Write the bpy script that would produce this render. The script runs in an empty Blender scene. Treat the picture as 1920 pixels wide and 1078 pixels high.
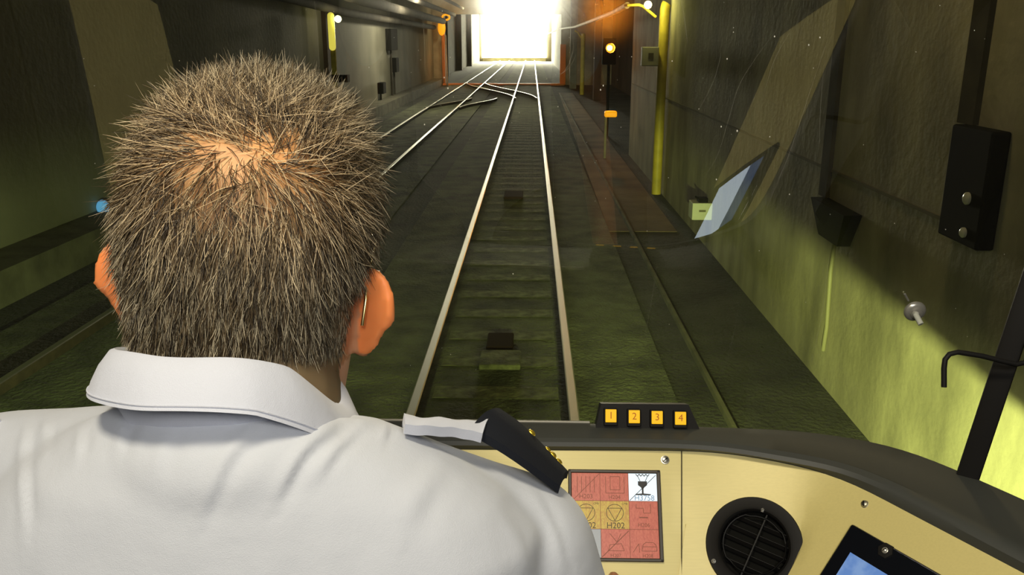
import bpy, bmesh, math, random
import numpy as np
from mathutils import Vector, Matrix, Euler, noise

# ------------------------------------------------------------------ camera
C = bpy.context.scene.collection
SC = bpy.context.scene
F_PX, CAM_Z = 1600.0, 2.334
TH = math.atan(464 / F_PX)
PS = math.atan(38 / F_PX * math.cos(TH))
cam_data = bpy.data.cameras.new('camera')
cam_data.lens = 36 * F_PX / 1920
cam_data.sensor_width = 36
cam_data.clip_start = 0.02
cam_data.clip_end = 400
cam = bpy.data.objects.new('camera', cam_data)
C.objects.link(cam)
cam.location = (0, 0, CAM_Z)
cam.rotation_euler = (math.pi / 2 - TH, 0, PS)
SC.camera = cam
CAM = Vector((0, 0, CAM_Z))
FWD = Vector((-math.sin(PS) * math.cos(TH), math.cos(PS) * math.cos(TH), -math.sin(TH)))
RGT = Vector((math.cos(PS), math.sin(PS), 0))
UPV = RGT.cross(FWD)

# ------------------------------------------------------------------ world, exposure, large lights
world = bpy.data.worlds.new('world')
SC.world = world
world.use_nodes = True
world.node_tree.nodes['Background'].inputs[0].default_value = (0.006, 0.0055, 0.004, 1)
world.node_tree.nodes['Background'].inputs[1].default_value = 1.0
SC.view_settings.view_transform = 'Standard'
SC.view_settings.look = 'None'
SC.view_settings.exposure = 0.0
SC.view_settings.gamma = 1.0
SC.view_settings.use_curve_mapping = False
SC.cycles.max_bounces = 8
SC.cycles.transparent_max_bounces = 16
SC.cycles.sample_clamp_indirect = 6.0


def light(name, kind, loc, energy, color, target=None, **kw):
    d = bpy.data.lights.new(name, kind)
    d.energy = energy
    d.color = color
    for k, v in kw.items():
        setattr(d, k, v)
    o = bpy.data.objects.new(name, d)
    o.location = loc
    if target is not None:
        o.rotation_euler = (Vector(target) - Vector(loc)).to_track_quat('-Z', 'Y').to_euler()
    C.objects.link(o)
    return o


# cab ceiling lights (behind and above the driver)
light('cab_light', 'AREA', (0.10, -0.75, 3.02), 25, (1.0, 0.95, 0.86), (-0.05, 0.6, 2.0), size=0.5)
light('cab_light_front', 'AREA', (-0.20, 0.12, 3.03), 15.0, (1.0, 0.88, 0.64), (0.30, 0.80, 1.8), size=0.25)
# headlamps of the train; an added plate above each lamp cuts the beam off level
HEAD = (0.86, 0.98, 0.31)
light('headlamp_flood', 'SPOT', (0.62, 1.62, 0.728), 1250, HEAD, (2.18, 5.6, 0.66), spot_size=math.radians(84), spot_blend=1.0, shadow_soft_size=0.014)
light('headlamp_right', 'SPOT', (0.50, 1.62, 0.728), 1700, HEAD, (0.9, 16.0, 0.30), spot_size=math.radians(26), spot_blend=1.0, shadow_soft_size=0.03)
light('headlamp_left', 'SPOT', (-0.95, 1.62, 0.728), 1500, HEAD, (-1.6, 16.0, 0.30), spot_size=math.radians(30), spot_blend=1.0, shadow_soft_size=0.03)
light('headlamp_side', 'SPOT', (-1.10, 1.62, 0.728), 1100, (0.80, 1.0, 0.36), (-5.6, 8.5, 0.75), spot_size=math.radians(70), spot_blend=1.0, shadow_soft_size=0.03)
# warm fill lights added out of view to lift the upper right wall
light('wall_fill', 'POINT', (1.5, 4.2, 4.2), 36, (1.0, 0.76, 0.34), shadow_soft_size=0.1)
light('wall_fill_ahead', 'POINT', (1.2, 10.0, 4.3), 3, (1.0, 0.78, 0.36), shadow_soft_size=0.1)


# ------------------------------------------------------------------ helpers
def ray(px, py):
    return FWD + RGT * ((px - 960) / F_PX) - UPV * ((py - 539) / F_PX)


def at_z(px, py, z):
    d = ray(px, py)
    return CAM + d * ((z - CAM_Z) / d.z)


def at_y(px, py, y):
    d = ray(px, py)
    return CAM + d * (y / d.y)


def at_d(px, py, depth):
    return CAM + ray(px, py) * depth


def at_x(px, py, x):
    d = ray(px, py)
    return CAM + d * (x / d.x)


def at_plane(px, py, p0, n):
    d = ray(px, py)
    return CAM + d * ((p0 - CAM).dot(n) / d.dot(n))


def mat(name, color, rough=0.6, metal=0.0, emit=None, strength=0.0, spec=0.5, bump=None, var=None, **kw):
    """bump=(scale, strength, distance); var=(scale, amount) varies the base colour with noise"""
    m = bpy.data.materials.new(name)
    m.use_nodes = True
    nt = m.node_tree
    b = nt.nodes['Principled BSDF']
    b.inputs['Base Color'].default_value = (*color, 1)
    b.inputs['Roughness'].default_value = rough
    b.inputs['Metallic'].default_value = metal
    b.inputs['Specular IOR Level'].default_value = spec
    for k, v in kw.items():
        b.inputs[k].default_value = v
    if emit:
        b.inputs['Emission Color'].default_value = (*emit, 1)
        b.inputs['Emission Strength'].default_value = strength
    tc = nt.nodes.new('ShaderNodeTexCoord')
    if var:
        n = nt.nodes.new('ShaderNodeTexNoise')
        n.inputs['Scale'].default_value = var[0]
        n.inputs['Detail'].default_value = 8
        mp = nt.nodes.new('ShaderNodeMapping')
        if len(var) > 2:
            mp.inputs['Scale'].default_value = var[2]
        nt.links.new(tc.outputs['Object'], mp.inputs[0])
        nt.links.new(mp.outputs[0], n.inputs['Vector'])
        cr = nt.nodes.new('ShaderNodeValToRGB')
        a = var[1]
        cr.color_ramp.elements[0].position = 0.3
        cr.color_ramp.elements[1].position = 0.72
        cr.color_ramp.elements[0].color = (*[c * (1 - a) for c in color], 1)
        cr.color_ramp.elements[1].color = (*[min(1, c * (1 + a)) for c in color], 1)
        nt.links.new(n.outputs[0], cr.inputs[0])
        nt.links.new(cr.outputs[0], b.inputs['Base Color'])
    if bump:
        n = nt.nodes.new('ShaderNodeTexNoise')
        n.inputs['Scale'].default_value = bump[0]
        n.inputs['Detail'].default_value = 6
        bp = nt.nodes.new('ShaderNodeBump')
        bp.inputs['Strength'].default_value = bump[1]
        bp.inputs['Distance'].default_value = bump[2]
        nt.links.new(tc.outputs['Object'], n.inputs['Vector'])
        nt.links.new(n.outputs[0], bp.inputs['Height'])
        nt.links.new(bp.outputs[0], b.inputs['Normal'])
    return m


class MB:
    """collects closed shapes and builds them as ONE mesh object"""

    def __init__(self):
        self.v, self.f, self.m = [], [], []

    def add(self, vs, fs, mi=0):
        k = len(self.v)
        self.v += [Vector(p) for p in vs]
        self.f += [tuple(i + k for i in f) for f in fs]
        self.m += [mi] * len(fs)
        return self

    def box(self, lo, hi, mi=0, mtx=None):
        x0, y0, z0 = lo
        x1, y1, z1 = hi
        vs = [Vector(p) for p in ((x0, y0, z0), (x1, y0, z0), (x1, y1, z0), (x0, y1, z0), (x0, y0, z1), (x1, y0, z1), (x1, y1, z1), (x0, y1, z1))]
        if mtx is not None:
            vs = [mtx @ p for p in vs]
        return self.add(vs, [(0, 3, 2, 1), (4, 5, 6, 7), (0, 1, 5, 4), (1, 2, 6, 5), (2, 3, 7, 6), (3, 0, 4, 7)], mi)

    def bevel_box(self, lo, hi, b, mi=0, mtx=None, seg=2):
        bm = bmesh.new()
        bmesh.ops.create_cube(bm, size=1)
        for v in bm.verts:
            v.co = Vector([(lo[i] + hi[i]) / 2 + v.co[i] * (hi[i] - lo[i]) for i in range(3)])
        bmesh.ops.bevel(bm, geom=bm.edges[:], offset=b, segments=seg, profile=0.5, affect='EDGES')
        return self.from_bm(bm, mi, mtx)

    def from_bm(self, bm, mi=0, mtx=None):
        bm.verts.index_update()
        vs = [mtx @ v.co if mtx is not None else v.co.copy() for v in bm.verts]
        self.add(vs, [tuple(v.index for v in f.verts) for f in bm.faces], mi)
        bm.free()
        return self

    def tube(self, pts, r, n=10, mi=0, cap=True):
        pts = [Vector(p) for p in pts]
        rs = r if isinstance(r, (list, tuple)) else [r] * len(pts)
        vs, fs = [], []
        up = None
        for i, p in enumerate(pts):
            t = (pts[min(i + 1, len(pts) - 1)] - pts[max(i - 1, 0)]).normalized()
            if up is None:
                a = Vector((0, 0, 1)) if abs(t.z) < 0.9 else Vector((1, 0, 0))
                up = (a - t * a.dot(t)).normalized()
            else:
                up = (up - t * up.dot(t)).normalized()
            s = t.cross(up)
            for k in range(n):
                a = 2 * math.pi * k / n
                vs.append(p + (up * math.cos(a) + s * math.sin(a)) * rs[i])
        for i in range(len(pts) - 1):
            for k in range(n):
                a, b = i * n + k, i * n + (k + 1) % n
                fs.append((a, b, b + n, a + n))
        if cap:
            fs.append(tuple(range(n))[::-1])
            fs.append(tuple((len(pts) - 1) * n + k for k in range(n)))
        return self.add(vs, fs, mi)

    def lathe(self, prof, n=32, mi=0, mtx=None, close=False):
        """prof: list of (r, h) about local z"""
        vs, fs = [], []
        for r, h in prof:
            for k in range(n):
                a = 2 * math.pi * k / n
                p = Vector((r * math.cos(a), r * math.sin(a), h))
                vs.append(mtx @ p if mtx is not None else p)
        m = len(prof)
        for i in range(m if close else m - 1):
            j = (i + 1) % m
            for k in range(n):
                k2 = (k + 1) % n
                fs.append((i * n + k, i * n + k2, j * n + k2, j * n + k))
        if not close:
            fs.append(tuple(range(n))[::-1])
            fs.append(tuple((m - 1) * n + k for k in range(n)))
        return self.add(vs, fs, mi)

    def ell(self, c, r, rot=None, seg=24, rings=16):
        bm = bmesh.new()
        bmesh.ops.create_uvsphere(bm, u_segments=seg, v_segments=rings, radius=1)
        mt = Matrix.Translation(Vector(c)) @ (rot.to_matrix().to_4x4() if rot is not None else Matrix.Identity(4)) @ Matrix.Diagonal((*r, 1))
        return self.from_bm(bm, 0, mt)

    def cap(self, p0, p1, r0, r1=None, n=20):
        """tapered capsule"""
        r1 = r0 if r1 is None else r1
        p0, p1 = Vector(p0), Vector(p1)
        t = (p1 - p0).normalized()
        pts, rs = [], []
        for k in range(6):
            a = math.pi / 2 * (1 - k / 6) * 0.98
            pts.append(p0 - t * r0 * math.sin(a)); rs.append(max(r0 * math.cos(a), 1e-4))
        for k in range(9):
            u = k / 8
            pts.append(p0.lerp(p1, u)); rs.append(r0 + (r1 - r0) * u)
        for k in range(1, 7):
            a = math.pi / 2 * (k / 6) * 0.98
            pts.append(p1 + t * r1 * math.sin(a)); rs.append(max(r1 * math.cos(a), 1e-4))
        return self.tube(pts, rs, n)

    def extrude(self, poly, a, b, mi=0, mtx=None):
        """poly: 2d (u, v) counter-clockwise; extruded along local z from a to b"""
        n = len(poly)
        vs = [Vector((p[0], p[1], a)) for p in poly] + [Vector((p[0], p[1], b)) for p in poly]
        if mtx is not None:
            vs = [mtx @ p for p in vs]
        fs = [tuple(range(n))[::-1], tuple(range(n, 2 * n))] + [(i, (i + 1) % n, (i + 1) % n + n, i + n) for i in range(n)]
        return self.add(vs, fs, mi)

    def build(self, name, mats, parent=None, smooth=None):
        me = bpy.data.meshes.new(name)
        off = origin(parent)
        me.from_pydata([tuple(p - off) for p in self.v], [], self.f)
        for m in (mats if isinstance(mats, (list, tuple)) else [mats]):
            me.materials.append(m)
        me.polygons.foreach_set('material_index', self.m)
        bm = bmesh.new(); bm.from_mesh(me)
        bmesh.ops.recalc_face_normals(bm, faces=bm.faces)
        bm.to_mesh(me); bm.free()
        if smooth is not None:
            sharp(me, smooth)
        return link(name, me, parent)


def origin(parent):
    off = Vector((0, 0, 0))
    while parent is not None:
        off += parent.location
        parent = parent.parent
    return off


def link(name, me, parent=None):
    o = bpy.data.objects.new(name, me)
    o.parent = parent
    C.objects.link(o)
    return o


def sharp(me, ang):
    me.polygons.foreach_set('use_smooth', [True] * len(me.polygons))
    me.set_sharp_from_angle(angle=math.radians(ang))


def tag(o, label=None, cat=None, group=None, kind=None):
    for k, v in (('label', label), ('category', cat), ('group', group), ('kind', kind)):
        if v:
            o[k] = v
    return o


def thing(name, loc, label, cat, group=None):
    o = bpy.data.objects.new(name, None)
    o.empty_display_size = 0.1
    o.location = loc
    C.objects.link(o)
    return tag(o, label, cat, group)


def struct(o, label=None):
    return tag(o, label, None, None, 'structure')


def remesh(mb, voxel, smooth_iter=4, smooth_f=0.5):
    """union of the closed shapes as one continuous surface (world coordinates)"""
    me = bpy.data.meshes.new('tmp')
    me.from_pydata([tuple(p) for p in mb.v], [], mb.f)
    bm = bmesh.new(); bm.from_mesh(me)
    bmesh.ops.recalc_face_normals(bm, faces=bm.faces)
    bm.to_mesh(me); bm.free()
    o = bpy.data.objects.new('tmp', me)
    C.objects.link(o)
    r = o.modifiers.new('r', 'REMESH'); r.mode = 'VOXEL'; r.voxel_size = voxel; r.adaptivity = 0
    s = o.modifiers.new('s', 'SMOOTH'); s.factor = smooth_f; s.iterations = smooth_iter
    dg = bpy.context.evaluated_depsgraph_get()
    out = bpy.data.meshes.new_from_object(o.evaluated_get(dg))
    bpy.data.objects.remove(o); bpy.data.meshes.remove(me)
    return out


def mesh_np(me):
    a = np.empty(len(me.vertices) * 3); me.vertices.foreach_get('co', a)
    b = np.empty(len(me.vertices) * 3); me.vertices.foreach_get('normal', b)
    return a.reshape(-1, 3), b.reshape(-1, 3)


def set_np(me, a):
    me.vertices.foreach_set('co', np.ascontiguousarray(a, dtype=np.float64).ravel()); me.update()


def text_mesh(mb, s, size, mtx, mi=0, depth=0.0004, bold=0.0):
    cu = bpy.data.curves.new('t', 'FONT')
    cu.body = s; cu.size = size; cu.align_x = 'CENTER'; cu.align_y = 'CENTER'
    cu.extrude = depth / 2; cu.offset = bold; cu.resolution_u = 3
    o = bpy.data.objects.new('t', cu); C.objects.link(o)
    dg = bpy.context.evaluated_depsgraph_get()
    me = bpy.data.meshes.new_from_object(o.evaluated_get(dg))
    mb.add([mtx @ v.co for v in me.vertices], [tuple(p.vertices) for p in me.polygons], mi)
    bpy.data.objects.remove(o); bpy.data.curves.remove(cu); bpy.data.meshes.remove(me)


def frame(o, ex, ey, ez):
    m = Matrix.Identity(4)
    for i, e in enumerate((ex, ey, ez)):
        m[0][i], m[1][i], m[2][i] = e
    m[0][3], m[1][3], m[2][3] = o
    return m


def interp(tab, x):
    xs = [t[0] for t in tab]
    return [float(np.interp(x, xs, [t[k] for t in tab])) for k in range(1, len(tab[0]))]


# ------------------------------------------------------------------ materials
M = {}
M['concrete_wall'] = mat('concrete_wall', (0.34, 0.315, 0.21), 0.85, var=(1.3, 0.45, (1, 1.6, 0.8)), bump=(14, 0.35, 0.02))
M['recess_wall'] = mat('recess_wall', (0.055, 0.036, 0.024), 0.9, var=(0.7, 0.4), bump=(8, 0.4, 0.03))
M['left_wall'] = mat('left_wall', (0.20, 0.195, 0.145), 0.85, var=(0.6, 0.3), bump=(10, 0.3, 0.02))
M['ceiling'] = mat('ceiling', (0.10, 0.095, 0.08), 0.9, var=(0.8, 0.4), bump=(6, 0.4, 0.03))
M['portal'] = mat('portal', (0.36, 0.32, 0.23), 0.9, var=(1.2, 0.4), bump=(8, 0.3, 0.02))
M['far_wall'] = mat('far_wall', (0.10, 0.088, 0.055), 0.95, spec=0.1, var=(0.6, 0.3))
M['ground'] = mat('ground', (0.045, 0.048, 0.032), 0.95, var=(1.6, 0.6), bump=(22, 0.9, 0.05))
M['bed'] = mat('bed', (0.088, 0.098, 0.050), 0.95, var=(3.0, 0.65), bump=(26, 1.0, 0.05))
M['path'] = mat('path', (0.16, 0.115, 0.06), 0.9, var=(1.2, 0.5), bump=(12, 0.5, 0.02))
M['sleeper'] = mat('sleeper', (0.13, 0.14, 0.066), 0.9, var=(9, 0.7), bump=(30, 0.8, 0.02))  # greenish concrete base colour
M['kerb'] = mat('kerb', (0.13, 0.125, 0.085), 0.9, var=(3, 0.4), bump=(20, 0.4, 0.02))
M['rail'] = mat('rail', (0.86, 0.86, 0.80), 0.40, 1.0)
M['rail_side'] = mat('rail_side', (0.05, 0.035, 0.022), 0.8, var=(12, 0.4))
M['black'] = mat('black', (0.006, 0.006, 0.005), 0.8, spec=0.08)
M['dark_box'] = mat('dark_box', (0.016, 0.016, 0.014), 0.9, spec=0.1)
M['dull_grey'] = mat('dull_grey', (0.30, 0.29, 0.26), 0.7, var=(4, 0.2))
M['yellow_paint'] = mat('yellow_paint', (0.62, 0.50, 0.06), 0.5, var=(6, 0.2))
M['orange_reflection'] = mat('orange_reflection', (0.75, 0.24, 0.05), 0.6, emit=(1, 0.33, 0.06), strength=0.0)
M['white_box'] = mat('white_box', (0.55, 0.57, 0.50), 0.6)
M['pier_dark'] = mat('pier_dark', (0.07, 0.063, 0.038), 0.95, spec=0.1, var=(3, 0.5))
M['seam_wall'] = mat('seam_wall', (0.17, 0.155, 0.10), 0.9)
M['lamp_glass'] = mat('lamp_glass', (0.62, 0.62, 0.50), 0.25)
M['pipe_wall'] = mat('pipe_wall', (0.26, 0.25, 0.15), 0.5)
M['pipe'] = mat('pipe', (0.34, 0.32, 0.27), 0.7, 0.0, var=(3, 0.3))
M['duct'] = mat('duct', (0.07, 0.063, 0.05), 0.9, 0.0, spec=0.15, var=(2, 0.3))
M['lamp_yellow'] = mat('lamp_yellow', (0.9, 0.9, 0.5), 0.4, emit=(1.0, 0.95, 0.42), strength=9)
M['lamp_orange'] = mat('lamp_orange', (1, 0.35, 0.05), 0.4, emit=(1.0, 0.30, 0.02), strength=1500)
M['lamp_orange_dim'] = mat('lamp_orange_dim', (1, 0.35, 0.02), 0.4, emit=(1.0, 0.33, 0.01), strength=1.0)
M['amber_glow'] = mat('amber_glow', (1, 0.45, 0.02), 0.4, emit=(1.0, 0.38, 0.005), strength=0.9)
M['glow'] = mat('glow', (1, 1, 0.9), 0.5, emit=(1.0, 0.95, 0.70), strength=190)
M['cowl'] = mat('cowl', (0.050, 0.054, 0.049), 0.55, bump=(900, 0.15, 0.0005))
M['cowl_strip'] = mat('cowl_strip', (0.30, 0.29, 0.25), 0.45, 0.3)
M['cab_dark'] = mat('cab_dark', (0.025, 0.025, 0.023), 0.8)
M['cab_lining'] = mat('cab_lining', (0.05, 0.048, 0.04), 0.8)
M['chrome'] = mat('chrome', (0.62, 0.61, 0.56), 0.28, 0.7)
M['steel'] = mat('steel', (0.55, 0.54, 0.48), 0.35, 1.0)
M['black_plastic'] = mat('black_plastic', (0.008, 0.0075, 0.007), 0.6, spec=0.25)
M['black_gloss'] = mat('black_gloss', (0.006, 0.007, 0.010), 0.12)
M['slat'] = mat('slat', (0.004, 0.004, 0.004), 0.5, spec=0.2)


def brushed():
    m = mat('brushed_beige', (0.56, 0.46, 0.20), 0.42, 0.06)
    nt = m.node_tree; b = nt.nodes['Principled BSDF']
    tc = nt.nodes.new('ShaderNodeTexCoord')
    mp = nt.nodes.new('ShaderNodeMapping'); mp.inputs['Scale'].default_value = (6, 500, 500)
    n = nt.nodes.new('ShaderNodeTexNoise'); n.inputs['Scale'].default_value = 1.0; n.inputs['Detail'].default_value = 3
    mx = nt.nodes.new('ShaderNodeMixRGB'); mx.blend_type = 'MULTIPLY'; mx.inputs[0].default_value = 0.12
    mx.inputs[1].default_value = (0.76, 0.66, 0.265, 1)
    nt.links.new(tc.outputs['Object'], mp.inputs[0]); nt.links.new(mp.outputs[0], n.inputs['Vector'])
    nt.links.new(n.outputs[0], mx.inputs[2]); nt.links.new(mx.outputs[0], b.inputs['Base Color'])
    return m


M['beige'] = brushed()


def glass_mat():
    m = bpy.data.materials.new('windscreen_glass'); m.use_nodes = True
    nt = m.node_tree; nt.nodes.clear()
    N = nt.nodes.new; L = nt.links.new
    out = N('ShaderNodeOutputMaterial')
    geo = N('ShaderNodeNewGeometry')
    dot = N('ShaderNodeVectorMath'); dot.operation = 'DOT_PRODUCT'
    L(geo.outputs['Incoming'], dot.inputs[0]); L(geo.outputs['Normal'], dot.inputs[1])
    ab = N('ShaderNodeMath'); ab.operation = 'ABSOLUTE'; L(dot.outputs['Value'], ab.inputs[0])
    sb = N('ShaderNodeMath'); sb.operation = 'SUBTRACT'; sb.inputs[0].default_value = 1; L(ab.outputs[0], sb.inputs[1])
    pw = N('ShaderNodeMath'); pw.operation = 'POWER'; pw.inputs[1].default_value = 5; L(sb.outputs[0], pw.inputs[0])
    ma = N('ShaderNodeMath'); ma.operation = 'MULTIPLY_ADD'; ma.inputs[1].default_value = 0.90; ma.inputs[2].default_value = 0.13
    L(pw.outputs[0], ma.inputs[0])
    tr = N('ShaderNodeBsdfTransparent'); tr.inputs[0].default_value = (0.97, 0.98, 0.95, 1)
    gl = N('ShaderNodeBsdfGlossy'); gl.inputs['Roughness'].default_value = 0.0
    rf = N('ShaderNodeBsdfRefraction'); rf.inputs['IOR'].default_value = 1.12; rf.inputs['Roughness'].default_value = 0.45
    m1 = N('ShaderNodeMixShader'); m1.inputs[0].default_value = 0.045
    L(tr.outputs[0], m1.inputs[1]); L(rf.outputs[0], m1.inputs[2])
    m2 = N('ShaderNodeMixShader')
    L(ma.outputs[0], m2.inputs[0]); L(m1.outputs[0], m2.inputs[1]); L(gl.outputs[0], m2.inputs[2])
    L(m2.outputs[0], out.inputs[0])
    return m


M['glass'] = glass_mat()


def scratch_mat():
    m = bpy.data.materials.new('scratch'); m.use_nodes = True
    nt = m.node_tree; nt.nodes.clear(); N = nt.nodes.new
    out = N('ShaderNodeOutputMaterial'); d = N('ShaderNodeBsdfDiffuse'); d.inputs[0].default_value = (0.8, 0.78, 0.66, 1)
    t = N('ShaderNodeBsdfTransparent'); x = N('ShaderNodeMixShader'); x.inputs[0].default_value = 0.16
    nt.links.new(t.outputs[0], x.inputs[1]); nt.links.new(d.outputs[0], x.inputs[2]); nt.links.new(x.outputs[0], out.inputs[0])
    return m


M['scratch'] = scratch_mat()
M['speck'] = mat('speck', (0.8, 0.78, 0.7), 0.6)

# ------------------------------------------------------------------ tunnel structure
TX = -0.245          # own track centre
GZ = -0.13           # ballast level, rail tops at 0
WR, WL = 2.17, -5.6  # side walls
CEIL = 4.6


def slab(name, lo, hi, m, parent=None):
    return MB().box(lo, hi).build(name, m, parent)


struct(slab('floor', (-7.2, -4, GZ - 0.3), (5.4, 125, GZ), M['ground']))
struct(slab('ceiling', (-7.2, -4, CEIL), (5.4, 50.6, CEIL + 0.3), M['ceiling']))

# right wall: panelled concrete with two shallow piers
w = MB()
w.box((WR, -4, GZ), (WR + 0.5, 19.2, CEIL))
struct(w.build('wall_right', M['concrete_wall']))
for k, yy in enumerate((at_x(1840, 120, WR).y, at_x(1578, 100, WR).y)):
    struct(MB().box((WR - 0.03, yy - 0.06, (at_x(1825, 240, WR - 0.09).z, at_x(1550, 386, WR - 0.12).z)[k]), (WR, yy + 0.10, CEIL)).build('trim_%d' % (k + 1), M['pier_dark']))
struct(MB().box((WR - 0.012, 3.95, 1.42), (WR, 19.0, 1.44)).build('trim_3', M['seam_wall']))
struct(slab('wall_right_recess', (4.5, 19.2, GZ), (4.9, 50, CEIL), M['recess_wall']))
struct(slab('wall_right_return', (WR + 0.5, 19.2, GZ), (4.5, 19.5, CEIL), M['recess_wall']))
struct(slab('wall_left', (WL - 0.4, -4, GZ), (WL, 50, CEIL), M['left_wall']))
struct(MB().box((WL, -4, GZ), (WL + 0.55, 50, 0.22)).build('trim_4', M['kerb']))
struct(MB().box((WL, 23.6, GZ), (WL + 0.12, 24.6, 3.2)).build('trim_5', M['recess_wall']))
# portal wall at 50 m with the opening the tracks run through
w = MB()
w.box((-7.2, 50, GZ), (-4.95, 50.6, CEIL)); w.box((1.62, 50, GZ), (4.9, 50.6, CEIL)); w.box((-4.95, 50, 3.72), (1.62, 50.6, CEIL)); w.box((-7.2, 50.4, CEIL), (5.4, 50.6, 6.2))
struct(w.build('wall_portal', M['portal']))
struct(slab('wall_far_left', (-6.7, 50.6, GZ), (-6.3, 108, 6.2), M['far_wall']))
struct(slab('wall_far_right', (2.3, 50.6, GZ), (2.7, 108, 6.2), M['far_wall']))
for k, yy in enumerate((62, 74, 86)):
    struct(MB().box((-6.3, yy, GZ), (-5.9, yy + 0.7, 6.2)).build('trim_%d' % (k + 6), M['far_wall']))
struct(slab('ceiling_far', (-7.2, 50.6, 6.2), (5.4, 108, 6.5), M['far_wall']))
# orange reflections on the portal edges, built as coloured strips
w = MB(); w.box((-5.10, 49.93, GZ), (-4.93, 50.0, 3.1)); w.box((1.58, 49.93, GZ), (1.90, 50.0, 2.1)); w.box((-5.1, 49.5, GZ), (1.8, 50.0, GZ + 0.1))
struct(w.build('trim_9', M['orange_reflection']))
# rough track bed and brown walkway strip
struct(slab('floor_track_bed', (TX - 1.35, -4, GZ), (TX + 1.28, 106, GZ + 0.03), M['bed']))
struct(slab('floor_left_bed', (-4.6, -4, GZ), (-2.0, 106, GZ + 0.03), M['bed']))
struct(MB().add([(1.04, 11.2, GZ + 0.008), (1.95, 11.2, GZ + 0.008), (1.95, 42, GZ + 0.035), (1.3, 42, GZ + 0.035), (1.04, 11.2, GZ), (1.95, 11.2, GZ), (1.95, 42, GZ), (1.3, 42, GZ)],
                [(0, 1, 2, 3), (0, 4, 5, 1), (1, 5, 6, 2), (2, 6, 7, 3), (3, 7, 4, 0)]).build('floor_walkway', M['path']))
struct(MB().box((1.315, -4, GZ), (1.345, 42, GZ + 0.05)).build('trim_10', M['kerb']))

# the blinding station mouth
g = MB(); m0, m1_ = at_y(905, 108, 105.6), at_y(1024, 31, 105.6); g.box((m0.x, 105.6, m0.z), (m1_.x, 105.9, m1_.z))
tag(g.build('station_mouth', M['glow']), 'blindingly white lit tunnel mouth at the far end of the tracks', 'tunnel mouth')
struct(slab('wall_end_sill', (m0.x, 105.6, GZ), (m1_.x, 106.0, m0.z), M['portal']))
struct(slab('wall_end', (-7.2, 105.73, -1), (5.4, 106.2, 6.2), M['far_wall']))


# ------------------------------------------------------------------ rails
def rail_mesh(path):
    """path: list of (x, y) head centres"""
    b = MB()
    prof = [(-0.06, GZ), (-0.06, GZ + 0.012), (-0.012, GZ + 0.03), (-0.012, -0.035), (-0.034, -0.03), (-0.034, -0.006), (-0.026, 0.0),
            (0.026, 0.0), (0.034, -0.006), (0.034, -0.03), (0.012, -0.035), (0.012, GZ + 0.03), (0.06, GZ + 0.012), (0.06, GZ)]
    n = len(prof); vs = []
    for i, (x, y) in enumerate(path):
        a = Vector(path[max(i - 1, 0)]); c = Vector(path[min(i + 1, len(path) - 1)])
        t = (c - a).normalized(); s = Vector((t.y, -t.x))
        for u, z in prof:
            vs.append((x + s.x * u, y + s.y * u, z + 0.0))
    fs, mi = [], []
    for i in range(len(path) - 1):
        for k in range(n):
            k2 = (k + 1) % n
            fs.append((i * n + k, i * n + k2, (i + 1) * n + k2, (i + 1) * n + k)); mi.append(0 if 5 <= k <= 7 else 1)
    fs += [tuple(range(n)), tuple((len(path) - 1) * n + k for k in range(n))]; mi += [1, 1]
    b.add(vs, fs); b.m = mi
    return b


def ease(t):
    return t * t * (3 - 2 * t)


HG = 0.5325
for s, nm in ((-1, 'left rail of the track straight ahead of the driver'), (1, 'right rail of the track straight ahead of the driver')):
    tag(rail_mesh([(TX + s * HG, y) for y in (-4, 2, 5, 10, 20, 30, 40, 60, 80, 105)]).build('rail', [M['rail'], M['rail_side']], smooth=30), 'long bright steel ' + nm, 'rail', 'running rails')
for s, nm in ((-1, 'outer rail of the neighbouring track, next to the left wall'), (1, 'inner rail of the neighbouring left track')):
    tag(rail_mesh([(-3.25 + s * HG, y) for y in (-4, 5, 10, 20, 30, 40, 60, 80, 105)]).build('rail', [M['rail'], M['rail_side']], smooth=30), 'dimmer steel ' + nm, 'rail', 'running rails')
for s, nm in ((-1, 'left'), (1, 'right')):
    p = [(TX + s * HG + (-3.005) * ease(t) + (0.12 if s < 0 else -0.09) * (1 - t) ** 3, 36 + 15 * t) for t in [i / 24 for i in range(1, 24)]]
    tag(rail_mesh(p).build('rail', [M['rail'], M['rail_side']], smooth=30), '%s curved turnout rail swinging left off the main track' % nm, 'rail', 'turnout rails')
    p = [(-3.25 + s * HG + 3.005 * ease(t) * 0.42 + 0.1 * s * (1 - t) ** 3, 31 + 6 * t) for t in [i / 16 for i in range(1, 16)]]
    tag(rail_mesh(p).build('rail', [M['rail'], M['rail_side']], smooth=30), 'short %s turnout rail branching off the neighbouring track' % nm, 'rail', 'turnout rails')

# sleepers under the own track
sl = MB().bevel_box((-0.455, -0.12, -0.03), (0.455, 0.12, 0.0), 0.012).build('railway_sleeper', M['sleeper'])
sl.location = (TX, 3.2, GZ + 0.032)
tag(sl, 'green-lit concrete sleeper across the track ahead', 'sleeper', 'sleepers of the track ahead')
for i in range(1, 62):
    o = sl.copy(); C.objects.link(o); o.location = (TX, 3.2 + 0.62 * i, GZ + 0.032)
    o.rotation_euler.z = math.sin(i * 7.3) * 0.012

# pits and blocks between the rails
def between(px, py, w, h, hgt, m, name, label, cat):
    p = at_z(px, py, GZ + 0.08)
    return tag(MB().bevel_box((p.x - w / 2, p.y - h / 2, GZ + 0.02), (p.x + w / 2, p.y + h / 2, GZ + hgt), 0.012).build(name, m), label, cat)


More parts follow.
